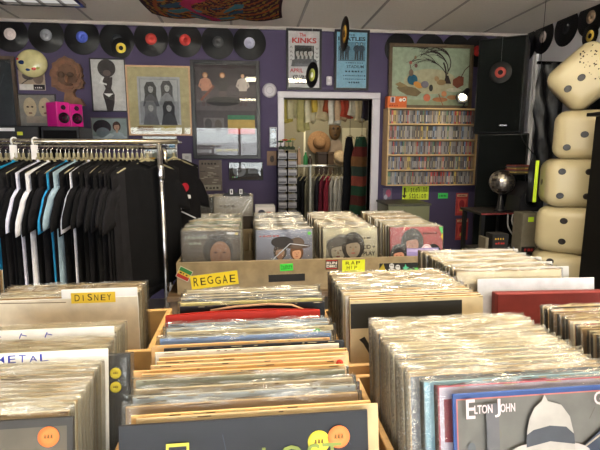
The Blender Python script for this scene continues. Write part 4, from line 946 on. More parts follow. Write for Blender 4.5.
# small crates behind, against the wall
def small_crate(px0, px1, pyt, Y, fn, lb, edge, n, wl, grp):
    x0, x1, z0, z1 = at_rect(px0, pyt, px1, 230, Y); cx = (x0+x1)/2; zb = z1-S-.012
    table('small table against the wall under the %s' % wl, cx-.18, cx+.18, Y-.09, Y+.27, zb, '3a3028')
    bin_box('small dark record bin %s' % wl, cx-.175, cx+.175, Y-.075, Y+.255, zb, zb+.17, col='3c3228')
    lp(cx, Y, zb+.010, 4, sleeve_mesh('', edge, n, fn, wear=False), lb, None, BAG[n % 6])
    fill(cx, seq(Y+.02, Y+.215, .022), zb+.010, 4, ['white', 'cream', 'grey'], grp, grp, BAG, jit=.004)
    return cx, z1
def art_gold(A): A.rect(0, 0, 1, 1, '231f1c'); A.rect(.05, .8, .6, .83, '5a4a38'); A.ell(.45, .42, .26, .30, '8c6a30'); A.ell(.45, .42, .2, .24, '4a3018'); A.ell(.45, .42, .1, .13, 'a86838'); A.rect(.72, .9, .88, .96, 'c8c8c8'); A.strokes(.25, .08, .1, '8c6a30', .4, 4)
def art_grey(A): A.rect(0, 0, 1, 1, '8f887c'); A.rect(.2, .55, .8, .58, '6c665c'); A.ell(.5, .38, .15, .12, '5c564c'); A.poly([(.4, .5), (.5, .62), (.6, .5), (.5, .2)], '70695e'); A.line([(.7, .5), (.95, .9)], .03, 'c8c4bc'); A.strokes(.15, .7, .1, '5c564c', .4, 4)
c1, zt1 = small_crate(176, 212, 197, 3.72, art_gold, 'black front cover with a round gold emblem in the small bin below the notice', '2c2824', 80, 'behind the reggae slot', 'behind the gold emblem cover')
c2, zt2 = small_crate(215, 252, 196, 3.72, art_grey, 'grey brown front cover in the small bin below the black plaque', '948c80', 81, 'behind the country slot', 'behind the grey brown cover')
def half_card(x, z, y, lb, tw=1.):
    t = thing('divider_card', lb, 'divider card', (x, y, z), (0, 0, 0))
    b = MB(); pts = [(-.09*tw, -.02), (.09*tw, -.02), (.075*tw, .018), (.03, .032), (.018, .062), (-.018, .062), (-.03, .032), (-.075*tw, .018)]; b.slab(pts, -.0015, .0015, rgb('0e0e12'), 'black_plastic'); b.build('card', t)
    b = MB(); b.box(-.012, .012, -.0035, -.0015, .018, .058, rgb('d0d0d4'), 'paper'); b.box(-.005, .005, -.004, -.0035, .028, .05, rgb('303038'), 'paper'); part_label(b.build('tag', t), 'white paper tag')
for (px, c, lb) in ((200, c1, 'black notched divider tab with a white tag in the small bin below the notice'), (231.5, c2, 'black notched divider tab, the left one above the grey brown cover'), (241, c2, 'black notched divider tab, the right one above the grey brown cover')):
    Yt = 3.728 if px != 241 else 3.733
    p = at(px, 195, Yt); half_card(p.x, zt1-.002 if px == 200 else zt2-.002, 3.731 if px == 241 else 3.7265, lb, .9)
# stack of CDs beside the small bins
x0, x1, z0, z1 = at_rect(254, 207, 276, 216, 3.6)
table('little black side table left of the cassette tower', x0-.02, x1+.02, 3.5, 3.85, z0-.045, '1c1a1c')
for k in range(12):
    b = MB(); yy = 3.54+k*.017; ww = (x1-x0)-.02; b.box(-ww/2, ww/2, -.005, .005, 0, .125, rgb(random.choice(['c8c4c0', 'a8a4a0', '8c9094'])), 'plastic', .001)
    A = Art(b, -ww/2+.004, ww/2-.004, .004, .121, -.0052, 'glossy_print'); A.rect(0,0,1,1, 'b8b4b0' if k else 'c0b8b4'); A.ell(.3,.6,.2,.25,'40404c'); A.ell(.7,.5,.2,.2,'b04c4c')
    tag(b.build('cd_case', loc=((x0+x1)/2, yy, z0-.045), rot=(-.06, 0, 0)), 'front pale cd case in the short row behind the country slot' if k == 0 else 'pale cd case in the short row behind the country slot', 'cd case', None if k == 0 else 'cd cases behind the country slot')

# ------------------------------------------------------------------ CD rack on the wall
RY = WALL-.165
x0, x1, z0, z1 = at_rect(386, 108.5, 479.5, 186, RY); RW = x1-x0; RH = z1-z0
t = thing('cd_rack', 'pale wooden wall rack with five shelves of cds', 'shelf', (x0, RY, z0)); pc = rgb('c8a878')
for xx, nm in ((0, 'side_panel'), (RW-.014, 'side_panel')): b = MB(); b.box(xx, xx+.014, 0, .162, 0, RH, pc, 'pale_wood', .001); b.build(nm, t)
b = MB(); b.box(.014, RW-.014, .150, .162, 0, RH, rgb('8c7450'), 'pale_wood'); b.build('back_panel', t)
sh = []
for k in range(6):
    zz = (RH-.012)*k/5; b = MB(); b.box(.014, RW-.014, 0, .150, zz, zz+.012, pc, 'pale_wood', .001); b.build('shelf_board', t); sh.append(zz+.012)
CDC = {'white': ['8c8680', '807a76', '9c968e'], 'grey': ['5c5a5e', '6c6864', '505254'], 'black': ['302e30', '3c383a', '4a4442'], 'brown': ['6c5444', '8c7460'], 'blue': ['44587c', '6c84a0'], 'red': ['a0302c', 'b85048'], 'yellow': ['b8a050'], 'green': ['50745c']}
CM = {}
cdh = min(.122, (RH-.012)/5-.012-.006)
for kn, cs in CDC.items():
    for j, c in enumerate(cs):
        b = MB(); b.box(-.5, .5, 0, .138, 0, cdh, rgb(c), 'plastic')
        b.box(-.3, .3, -.0003, 0, cdh*.15, cdh*.65, rgb(random.choice(['b8b4ac', '504c50', 'a09478', '8c8c90'])), 'print'); CM[(kn, j)] = b.mesh('cd_case')
ordn = ['bottom', 'fourth', 'third', 'second', 'top']
for r_i in range(5):
    xx = .0165; 
    while xx < RW-.034:
        th_ = random.choice([.0115, .0125, .0135, .0145, .016, .0185])
        kn = random.choice(['white', 'white', 'grey', 'grey', 'grey', 'black', 'black', 'brown', 'blue', 'white', 'red', 'brown', 'yellow', 'green']); 
        if kn in ('yellow', 'green') and random.random() < .5: kn = 'grey'
        if xx+th_ > RW-.016: break
        o = obj('cd_case', CM[(kn, random.randrange(len(CDC[kn])))], None, (x0+xx+th_/2, RY+.006+random.uniform(0, .004), z0+sh[r_i]+.0003)); o.scale = (th_-.0008, 1, random.choice([1, 1, 1, .985]))
        tag(o, '%s spined cd case on the %s shelf of the wall rack' % (kn, ordn[r_i]), 'cd case', '%s cds on the %s shelf of the wall rack' % (kn, ordn[r_i])); xx += th_
# orange box on the rack
bx0, bx1, bz0, bz1 = at_rect(387, 96.5, 407, 109, RY+.02)
b = MB(); ztop = z1; hb = bz1-ztop; b.box(0, bx1-bx0, 0, .07, 0, hb, rgb('d4662c'), 'card', .002); A = Art(b, 0, bx1-bx0, 0, hb, -.0002); A.rect(.16,.45,.4,.95,'c8c0c4'); A.rect(.22,.5,.34,.9,'604858'); A.circ(.68,.68,.08,'e8dcd0'); A.circ(.86,.72,.09,'ece4dc'); A.circ(.86,.72,.04,'382c28'); A.strokes(.1, .1, .2, 'a03c18', .5, 4)
tag(b.build('cardboard_box', loc=(bx0, RY+.02, ztop+.001)), 'small orange printed box on top of the cd rack', 'box')
# bird painting leaning on the rack
def art_bird(A):
    A.rect(0, 0, 1, 1, '93a08a'); A.ell(.5, .42, .34, .22, 'a6a184'); A.rect(0, 0, 1, .1, '8a9478')
    def br(u, v, a, l, w, d, cv):
        pts = [(u, v)]
        for k in range(6): u += l/6*math.cos(a)*.8; v += l/6*math.sin(a); a += cv/6; pts.append((u, v))
        A.line(pts, w, '2a1e1c')
        if d:
            for q in (2, 3, 4, 5, 6): br(pts[q][0], pts[q][1], a-cv*(6-q)/6+random.uniform(-.5, .2), l*.5, w*.55, d-1, cv*.6)
    random.seed(6)
    br(.70, .42, 1.5, .34, .020, 0, .5); br(.72, .55, 1.5, .50, .013, 2, 1.5); br(.725, .6, 1.2, .50, .012, 2, 1.9); br(.71, .5, 2.0, .46, .010, 2, 1.0)
    A.poly([(.66, .38), (.69, .52), (.72, .52), (.76, .38)], '2a1e1c')
    A.poly([(.06, .3), (.12, .34), (.3, .3), (.38, .22), (.32, .15), (.2, .17), (.1, .24)], '6c5c40'); A.poly([(.04, .36), (.1, .4), (.2, .33), (.1, .3)], '84704c')
    A.ell(.26, .44, .065, .09, '1c5870'); A.ell(.24, .56, .03, .06, '7c6858'); A.ell(.33, .35, .06, .05, 'c0843c', rot=-.5); A.ell(.42, .36, .05, .06, '74707c'); A.ell(.5, .30, .025, .06, '30302c')
    A.line([(.24, .6), (.22, .72), (.28, .8)], .008, '543c34'); A.ell(.23, .73, .02, .03, '9c5c50'); A.ell(.29, .82, .015, .03, '806a50'); A.ell(.3, .68, .02, .035, '6c4c48')
    A.poly([(.78, .45), (.86, .52), (.92, .5), (.92, .36), (.84, .3), (.78, .36)], '74402c'); A.line([(.88, .48), (.93, .62), (.99, .7)], .01, '4c2c24')
    A.ell(.63, .4, .06, .05, '8e7650'); A.ell(.57, .46, .03, .05, 'a08460', rot=.6); A.ell(.8, .27, .1, .035, 'b8b4a0'); A.circ(.45, .13, .045, 'c06c50'); A.circ(.67, .2, .035, 'b87c54')
    A.ell(.62, .1, .1, .04, 'a06c48'); A.ell(.78, .14, .07, .04, 'a87c54'); A.line([(.6, .2), (.66, 0)], .012, '8c5c40')
t = framed('framed_painting', 'large framed painting of a bird under a windblown tree standing on the cd rack', 'painting', 388.5, 41.5, 475.5, 105, .03, '5e4c34', art_bird, Y=RY+.105, glass=False, fm='wood', depth=.03, tilt=-.035)
t.location.z = ztop+.002
random.seed(21)
# clip lamp
lp0 = at(461, 101, RY-.02)
t = thing('clip_lamp', 'black lamp with a lit bulb aimed down at the cd rack', 'lamp', (lp0.x+.05, RY+.03, ztop))
b = MB(); b.lathe([(.035, 0.001), (.035, .012), (.012, .02), (.008, .03)], rgb('101012'), 'black_plastic', 20); b.build('base', t)
b = MB(); b.tube([(0, 0, .02), (.02, .0, .07), (.03, -.01, .13), (.015, -.03, .16), (-.0, -.04, .15)], .006, rgb('141416'), 'black_plastic', 8); b.build('gooseneck', t)
dr = Vector((-.6, -.45, -.62)).normalized(); q = dr.to_track_quat('Z', 'Y').to_matrix().to_4x4(); T = Matrix.Translation((.0, -.045, .15)) @ q
b = MB(); b.lathe([(.012, -.05), (.024, -.03), (.03, .03), (.058, .10), (.060, .105), (.055, .103), (.026, .03), (.01, .012)], rgb('101012'), 'black_plastic', 24, T); b.build('lamp_shade', t)
b = MB(); b.ball((0, 0, .078), .036, rgb('ffffff'), 'lamp_glow', 14, 10, T=T); b.build('bulb', t)
l = bpy.data.lights.new('lamp_light', 'SPOT'); l.energy = 9; l.spot_size = math.radians(120); l.spot_blend = .6; l.color = (1, .8, .5); l.shadow_soft_size = .03
lo = bpy.data.objects.new('lamp_light', l); C.objects.link(lo); pos = Vector(t.location)+Vector((0, -.045, .15))+dr*.12; lo.location = pos; lo.rotation_euler = dr.to_track_quat('-Z', 'Y').to_euler()

# signs below the rack
def wall_sign(name, label, cat, px0, py0, px1, py1, fn, ang=0., m='paper'): return board_sign(name, label, cat, px0, py0, px1, py1, fn, ang, WALL-.0015, m)
wall_sign('paper_sign', 'yellow green paper sign lettered Listening Station below the cd rack', 'sign', 402, 186, 429, 200, lambda A: (A.rect(0,0,1,1,'cfe03c'), A.hand('Listening', .12, .56, .34, '20280c', .84), A.hand('Station', .26, .12, .34, '20280c', .66), A.line([(.08,.9),(.08,.25)], .05, '101010'), A.poly([(.0,.35),(.16,.35),(.08,.08)], '101010')))
wall_sign('paper_tag', 'small green paper tag on the wall left of the red cards', 'tag', 438, 193, 448, 198.5, lambda A: (A.rect(0,0,1,1,'42c85c'), A.strokes(.12, .3, .4, '18481c', .76, 5)))
for (a, c, lb) in ((193, 215.5, 'upper'), (218.5, 240, 'lower')):
    def f(A): A.rect(0,0,1,1,'a83838'); A.rect(.08,.84,.92,.95,'c8a080'); A.poly([(.1,.75),(.9,.75),(.8,.45),(.9,.1),(.1,.1),(.2,.45)],'c85048'); A.ell(.5,.5,.22,.2,'8c2430'); A.poly([(.3,.2),(.5,.4),(.7,.2)],'b8a048'); A.strokes(.2, .86, .07, '6c1c1c', .6, 5)
    wall_sign('picture_card', '%s of the two red picture cards on the purple wall' % lb, 'card', 455, a, 468.5, c, f)
wall_sign('picture_card', 'small pink and blue picture card below the left end of the cd rack', 'card', 383, 188, 392, 201, lambda A: (A.rect(0,0,1,1,'6c6478'), A.ell(.6,.6,.3,.3,'b05870'), A.ell(.3,.3,.2,.2,'a8a8b8')))
# olive board / listening desk
x0, x1, z0, z1 = at_rect(388, 203.5, 430, 222, 4.0)
t = thing('listening_desk', 'olive topped desk standing below the Listening Station sign', 'desk', ((x0+x1)/2, 4.0, 0)); X = (x1-x0)/2
b = MB(); b.box(-X, X, 0, .36, .0, z1-.02, rgb('77785a'), 'white_paint', .004); b.build('body', t)
b = MB(); b.box(-X-.012, X+.012, -.012, .372, z1-.02, z1, rgb('4a4a3c'), 'wood', .003); b.build('desk_top', t)

# ------------------------------------------------------------------ big black speakers, right
SPR = math.radians(-36)
def big_speaker(wd, pyt, zb, Y, dep, lb):
    p = at(503, pyt, Y); t = thing('floor_speaker', lb, 'speaker', (p.x, Y, zb), (0, 0, SPR)); X = wd/2; h = p.z-zb
    b = MB(); b.box(-X, X, .012, dep, 0, h, rgb('101114'), 'black_plastic', .008, 2); b.build('cabinet', t)
    b = MB(); b.box(-X+.012, X-.012, 0, .012, .012, h-.012, rgb('0c100f'), 'speaker_cloth', .003); gr_ = b.build('grille', t)
    b = MB(); b.box(.02, .08, -.004, 0, .06, .072, rgb('98989c'), 'metal'); part_label(b.build('badge', gr_), 'small silver badge')
    return t, p.z
tb, zt_ = big_speaker(.40, 133.5, 0, 3.72, .40, 'large black floor speaker, the lower one of the right stack')
tb2, zt2_ = big_speaker(.375, 36.5, zt_+.001, 3.73, .38, 'large black floor speaker, the upper one of the right stack')
p = at(501.5, 72.5, 3.73); nrm = Vector((math.sin(SPR), -math.cos(SPR), 0)); loc = Vector((tb2.location.x, tb2.location.y, p.z))+nrm*.004
t = record(loc, (0, 0, SPR), 'b04a40', 'black single with a red label hung on the front of the upper speaker', small=True, ring='180c0c')
b = MB(); b.tube([(0, 0, .086), (0, 0, zt2_-p.z)], .0008, rgb('909090'), 'plastic', 5); b.build('string', t)
# white corner panel and dark curtain beside the speakers
x0, x1, z0, z1 = at_rect(526.5, 54, 537, 200, 3.62)
b = MB(); b.box(x0, x1, 3.62, 3.66, 0, z1, rgb('e6e6ea'), 'white_paint', .003); tag(b.build('white_panel'), 'upright white board between the black speakers and the dice', 'board')
xa0 = atx(536, 58, RIGHT-.07); xa1 = atx(600, 38, RIGHT-.07)
b = MB(); nn = 60; V = []; Fc = []; ztop2 = at(537, 57, 3.5).z
for i in range(nn+1):
    y = 1.2+(3.55-1.2)*i/nn; xx = RIGHT-.05+.02*math.sin(i*1.3)+.008*math.sin(i*3.1)
    V += [(xx, y, 0.02), (xx, y, ztop2-.02)]
for i in range(nn): Fc.append((2*i, 2*i+1, 2*i+3, 2*i+2))
b.add(V, Fc, rgb('0e0e12'), 'cloth', True); tag(b.build('curtain'), 'black curtain covering the right wall below the record band', 'curtain')
b = MB(); V = []; Fc = []        # crumpled black plastic hanging beside the dice
for i in range(13):
    for j in range(25):
        V.append((at(539+i*2.4, 60, 3.25).x, 3.25+.022*math.sin(i*1.1+j*.45)+.012*math.sin(j*1.3+i*.7), 1.05+.043*j))
for i in range(12):
    for j in range(24): Fc.append((i*25+j, i*25+j+1, (i+1)*25+j+1, (i+1)*25+j))
b.add(V, Fc, rgb('17181c'), 'black_plastic', True); b.box(at(539, 60, 3.25).x-.01, at(568, 60, 3.25).x+.01, 3.24, 3.26, 2.07, 2.09, rgb('18181a'), 'metal'); b.tube([(at(541, 60, 3.25).x, 3.25, 2.08), (at(541, 60, 3.25).x, 3.25, CEIL)], .002, rgb('18181a'), 'metal', 5)
tag(b.build('plastic_sheet'), 'crumpled black plastic sheet hanging left of the dice', 'sheet')

# ------------------------------------------------------------------ shelf with disco ball and clutter
YD = 3.35
x0, x1, z0, z1 = at_rect(481, 212, 533, 216, YD)
t = thing('side_table', 'black table with a red edged top under the disco ball', 'table', ((x0+x1)/2, YD+.18, 0)); X = (x1-x0)/2
b = MB(); b.box(-X, X, -.18, .18, z1-.02, z1, rgb('1a1416'), 'black_plastic', .003); b.build('table_top', t)
b = MB(); b.box(-X, X, -.183, -.18, z1-.016, z1-.004, rgb('7c3434'), 'print'); part_label(b.build('edge_strip', t), 'dull red edge strip')
for sx in (-1, 1):
    for sy in (-1, 1): b = MB(); b.box(sx*(X-.03)-.015, sx*(X-.03)+.015, sy*.15-.015, sy*.15+.015, 0, z1-.02, rgb('121214'), 'black_plastic'); b.build('leg', t)
zd = z1
pb = at(502, 182, YD+.1); rb = at(513.5, 182, YD+.1).x-pb.x
t = thing('disco_ball', 'small mirrored disco ball on a black cone stand in front of the lower speaker', 'disco ball', (pb.x, YD+.1, zd))
b = MB(); b.lathe([(.045, 0), (.045, .008), (.03, .02), (.012, pb.z-zd-rb-.01), (.008, pb.z-zd-rb+.004)], rgb('1a1a1e'), 'black_plastic', 20); b.build('stand', t)
b = MB(); cz = pb.z-zd; nl = 15
for i in range(nl):
    a0 = PI*i/nl; a1 = PI*(i+.93)/nl; n = max(4, int(26*math.sin((a0+a1)/2)))
    for k in range(n):
        p_0 = 2*PI*k/n; p_1 = 2*PI*(k+.93)/n; r_ = rb
        pts = [(r_*math.sin(a)*math.cos(p), r_*math.sin(a)*math.sin(p), cz+r_*math.cos(a)) for a, p in ((a0, p_0), (a1, p_0), (a1, p_1), (a0, p_1))]
        b.add(pts, [(0, 1, 2, 3)], rgb(random.choice(['d8d4cc', 'b8b4b0', 'e8e0d0', '807a76'])), 'mirror')
b.build('mirror_tiles', t); b = MB(); b.ball((0, 0, cz), rb*.975, rgb('3a3a3e'), 'black_plastic', 20, 14); b.build('core', t)
# cds tray & wedge monitor
xq = [at(513, 170, YD+.0).x, at(546, 170, YD+.0).x]; zq = at(530, 173, YD).z
t = thing('display_shelf', 'narrow dark shelf loaded with cds left of the dice', 'shelf', ((xq[0]+xq[1])/2, YD+.1, 0)); X = (xq[1]-xq[0])/2
b = MB(); b.box(-X, X, -.1, .12, zq-.014, zq, rgb('201c1e'), 'black_plastic', .002); b.build('shelf_board', t)
b = MB()
for sx in (-1, 1): b.box(sx*(X-.02)-.008, sx*(X-.02)+.008, .09, .11, 0, zq-.014, rgb('18181a'), 'black_plastic')
b.build('post', t)
for k in range(11):
    b = MB(); ww = .14; b.box(-.07, .07, -.006, .006, 0, .012, rgb('a09890'), 'plastic')
    b = MB(); b.box(-.071, .071, 0, .125, 0, .0095, rgb(['c8b45c', 'b89838', '504c54', 'b8b4ac', '8c3c34', '2c3440'][k % 6]), 'plastic', .001)
    A = Art(b, -.069, .069, .001, .0085, -.0002); A.rect(.1, .2, .6, .8, ['302c28', 'd8d4cc'][k % 2])
    col_ = k % 2; 
    tag(b.build('cd_case', loc=(xq[0]+.085+(.155 if col_ else 0), YD+.0, zq+.0005+(k//2)*.0102), rot=(0, 0, random.uniform(-.12, .12))), ('cd case in the left pile on the narrow shelf' if not col_ else 'cd case in the right pile on the narrow shelf'), 'cd case', 'left pile of cds' if not col_ else 'right pile of cds')
pm = at(526, 193, YD+.06)
t = thing('stage_monitor', 'dark grey wedge monitor speaker beside the disco ball', 'speaker', (pm.x+.02, YD+.12, zd+.001))
b = MB(); b.slab([(-.10, 0), (.11, 0), (.11, .22), (-.0, .24), (-.085, .12)], -.1, .1, rgb('26272c'), 'black_plastic'); b.build('cabinet', t)
b = MB(); T = Matrix.Translation((.02, -.1, .11)) @ Matrix.Rotation(PI/2, 4, 'X'); b.lathe([(.075, 0), (.075, .006), (.068, .008), (.06, .002), (.02, -.01), (.002, -.004)], rgb('15161a'), 'black_plastic', 28, T); b.build('woofer', t)
# boxes and tags near the dice
def small_box(name, lb, cat, px0, py0, px1, py1, Y, d, col, fn=None, m='card', z0o=None):
    x0, x1, z0, z1 = at_rect(px0, py0, px1, py1, Y); z0 = z0 if z0o is None else z0o
    b = MB(); b.box(-(x1-x0)/2, (x1-x0)/2, 0, d, 0, z1-z0, rgb(col), m, .002)
    if fn: fn(Art(b, -(x1-x0)/2+.004, (x1-x0)/2-.004, .004, z1-z0-.004, -.0003))
    return tag(b.build(name, loc=((x0+x1)/2, Y, z0)), lb, cat), z0, z1
YB = 2.95
x0, x1, z0, z1 = at_rect(484, 252, 541, 262, YB)
t = thing('display_table', 'low black table with boxes between the speakers and the dice', 'table', ((x0+x1)/2, YB+.15, 0)); X = (x1-x0)/2
b = MB(); b.box(-X, X, -.17, .15, z1-.02, z1, rgb('121214'), 'black_plastic'); b.build('table_top', t)
for sx in (-1, 1):
    for sy in (-1, 1): b = MB(); b.box(sx*(X-.03)-.015, sx*(X-.03)+.015, sy*.11-.015, sy*.11+.015, 0, z1-.02, rgb('121214'), 'black_plastic'); b.build('leg', t)
zl = z1
small_box('printed_box', 'black box with yellow and red print behind the long record row', 'box', 492, 234, 509, 252, YB, .1, '0f0e10', lambda A: (A.strokes(.1, .7, .15, 'c8a030', .7, 4), A.strokes(.15, .45, .15, 'b03028', .7, 4), A.rect(.1,.1,.8,.2,'6c5c30')), z0o=zl+.0005)
small_box('printed_box', 'dark box with red print left of the lowest visible dice', 'box', 522, 247, 535, 262, YB, .1, '141012', lambda A: (A.strokes(.05, .5, .3, 'b02c2c', .9, 3), A.strokes(.05, .12, .3, 'b02c2c', .9, 3)), z0o=zl+.0005)
small_box('vhs_tape', 'narrow beige tape box left of the black printed box', 'box', 485, 238, 489, 252, YB, .1, '6c6454', z0o=zl+.0005)
b = MB(); s0 = at(522, 231, YB+.02); x0, x1, z0, z1 = at_rect(522, 213, 541, 231, YB+.02)
b.box(x0, x1, YB+.02, YB+.14, zl+.001, z1, rgb('6a6455'), 'card', .003); tag(b.build('cardboard_box'), 'grey beige upright box left of the dice with two lime tags on it', 'box')
for (a, c, d, e, lb) in ((528, 217, 534, 222, 'left'), (535, 214, 538.5, 236, 'right')):
    o = board_sign('lime_tag', 'lime green paper tag stuck on the grey beige box, the %s one' % lb, 'tag', a, c, d, e, lambda A: (A.rect(0,0,1,1,'b8e028'),), 0, YB+.018)
b = MB(); pz_ = at(537, 180, 2.72); b.box(-.012, .012, -.001, .001, -.16, .12, rgb('c4e030'), 'paper'); tag(b.build('lime_strip', loc=(at(536, 180, 2.86).x, 2.86, pz_.z)), 'long lime green paper strip hanging at the left side of the third die', 'strip')
def cable(lb, pts, r, col, nm='cable'):
    P = [at(a, b_, y) for a, b_, y in pts]
    Q = []
    for i in range(len(P)-1):
        p0_, p1_, p2_, p3_ = P[max(i-1, 0)], P[i], P[i+1], P[min(i+2, len(P)-1)]
        for k in range(6):
            s = k/6; Q.append(.5*((2*p1_)+(p2_-p0_)*s+(2*p0_-5*p1_+4*p2_-p3_)*s*s+(3*p1_-p0_-3*p2_+p3_)*s**3))
    Q.append(P[-1]); b = MB(); b.tube(Q, r, rgb(col), 'plastic', 8); return tag(b.build(nm), lb, 'cable')
cable('white cable looping down from the table edge, the widest loop', [(508, 214, YD-.02), (508, 226, YD-.04), (513, 235, YD-.04), (516, 238, YD-.03), (520, 230, YD-.03), (523, 216, YD-.02)], .006, 'a8a8ac')
cable('white cable looping down from the table edge, the inner loop', [(513, 214, YD-.02), (512, 222, YD-.03), (516, 228, YD-.03), (520, 222, YD-.03), (520, 214, YD-.02)], .006, 'a8a8ac')
cable('pale blue cable hanging to the low table', [(516, 236, YD-.06), (514, 243, YD-.2), (513.5, 253, YB-.01)], .005, '8c94b8')
cable('black cable hanging down the white board beside the speakers', [(519, 130, 3.6), (524, 142, 3.58), (530, 150, 3.57), (536, 157, 3.55)], .004, '0c0c0c')

# ------------------------------------------------------------------ dice
def die_mesh(s, rad):
    b = bmesh.new(); bmesh.ops.create_cube(b, size=s); bmesh.ops.bevel(b, geom=list(b.edges)+list(b.verts), offset=rad, segments=5, profile=.5, affect='EDGES')
    for v in b.verts:
        v.co.z += 0; d = 1-.035*((abs(v.co.z)/(s/2))**2 > .5); v.co.x *= 1; v.co.y *= 1
    m = MB(); m.bm(b, rgb('b8ab88'), 'dice_plastic', True); return m
PIPS = {1: [(0,0)], 2: [(-.24,-.24),(.24,.24)], 3: [(-.26,-.26),(0,0),(.26,.26)], 4: [(-.25,-.25),(.25,-.25),(-.25,.25),(.25,.25)], '2v': [(0,-.22),(0,.22)], 5: [(-.25,-.25),(.25,-.25),(-.25,.25),(.25,.25),(0,0)]}
def die(loc, rot, s, faces, lb, specks=0):
    t = thing('giant_die', lb, 'die', loc, rot); t.scale = (1.12, 1.0, 1)
    die_mesh(s, .07).build('body', t)
    for nm, pp in faces.items():
        for (u, v) in pp:
            R = {'f': Matrix.Rotation(PI/2, 4, 'X'), 'l': Matrix.Rotation(-PI/2, 4, 'Z') @ Matrix.Rotation(PI/2, 4, 'X'), 'r': Matrix.Rotation(PI/2, 4, 'Z') @ Matrix.Rotation(PI/2, 4, 'X'), 't': Matrix.Identity(4)}[nm]
            b = MB(); b.lathe([(.019, -.002), (.02, .0015), (.017, .002), (.01, .0008), (.001, .0004)], rgb('1a1412'), 'black_plastic', 20, R @ Matrix.Translation((u*s, v*s, s/2))); b.build('pip', t)
    if specks:
        b = MB(); r = random.Random(2)
        for k in range(specks):
            u, v = r.uniform(.05, .38)*s, r.uniform(-.38, .38)*s; q = r.uniform(.002, .005)
            b.lathe([(q, .0), (q, .0012), (.0005, .0014)], rgb('2a2018'), 'black_plastic', 6, Matrix.Rotation(PI/2, 4, 'X') @ Matrix.Translation((u, v, s/2)))
        b.build('wear_marks', t)
    return t
YDI = 2.75; sd = .305; FACE = math.radians(-36)
def die_at(pxc, rz, s, faces, lb, z):
    p = at(pxc, 150, YDI); return die((p.x, YDI, z), (0, 0, FACE+rz), s, faces, lb)
z_b = at(565, 255.5, YDI-.14).z
zst = [z_b-1.5*sd, z_b-.5*sd, z_b+.5*sd, z_b+1.5*sd, z_b+2.5*sd]
lowest = zst[0]-sd/2
t = thing('pedestal', 'low black pedestal under the stack of dice', 'pedestal', (at(567, 150, YDI).x, YDI, 0)); b = MB(); b.box(-.18, .18, -.18, .18, 0, lowest-.001, rgb('141416'), 'black_plastic', .005); b.build('body', t)
die_at(572, 0, sd, {'f': PIPS[4]}, 'cream giant die at the base of the stack, mostly hidden behind the bins', zst[0])
die_at(571, .05, sd, {'f': [(-.2, .34), (.02, .2)]}, 'cream giant die just above the record row, only its top showing', zst[1])
die_at(574, -.14, sd, {'f': PIPS['2v'], 'r': [(0, .2)]}, 'cream giant die with two pips one above the other', zst[2])
die_at(574, .22, sd, {'f': [(-.27, -.25), (.17, -.25), (-.27, .25), (.17, .25)], 'l': [(0, 0)]}, 'cream giant die with four pips facing the room', zst[3])
die_at(582, .0, sd, {'f': PIPS[3]}, 'cream giant die with three diagonal pips below the tilted one', zst[4])
ptop = at(584, 78, YDI)
die((ptop.x, YDI, max(ptop.z, zst[4]+sd/2+.17)), (0, math.radians(-43), FACE), sd*1.02, {'f': [(-.33, 0), (-.07, 0), (.36, .02)], 't': [(0, 0)]}, 'cream giant die tilted onto its corner at the top of the stack', 60)

# black shelf unit at the right edge with records on it
x0 = at(603, 120, 2.15).x; zc = at(598, 108, 2.15).z
t = thing('shelf_unit', 'tall black shelf unit cut off by the right edge of the picture', 'shelf', (x0, 2.15, 0))
xa_ = at(600, 300, 2.2).x-x0
b = MB(); b.box(xa_, .5, 0, .045, 0, zc-.02, rgb('0b0b0c'), 'black_plastic', .003); b.build('side_board', t)
b = MB(); b.box(.2, .5, .045, .3, 0, zc-.02, rgb('0b0b0c'), 'black_plastic', .003); b.build('body', t)
b = MB(); b.box(xa_, .5, 0, .3, zc-.02, zc, rgb('101012'), 'black_plastic', .003); b.build('top_board', t)
for k in range(8):
    b = MB(); b.box(0, .012, 0, .13, 0, .12-(k % 3)*.01, rgb(['c86c38', 'd8c8b8', 'b0a090', '8c4c34', 'd0b8a0', '50484c', 'c09068', 'a0a0a0'][k]), 'card', .001)
    tag(b.build('book', loc=(x0+xa_+.004+k*.0135, 2.16, zc+.0005)), '%s spined book upright on the black shelf unit' % ['orange', 'pale pink', 'grey beige', 'brown', 'light tan', 'charcoal', 'golden tan', 'light grey'][k], 'book', None)

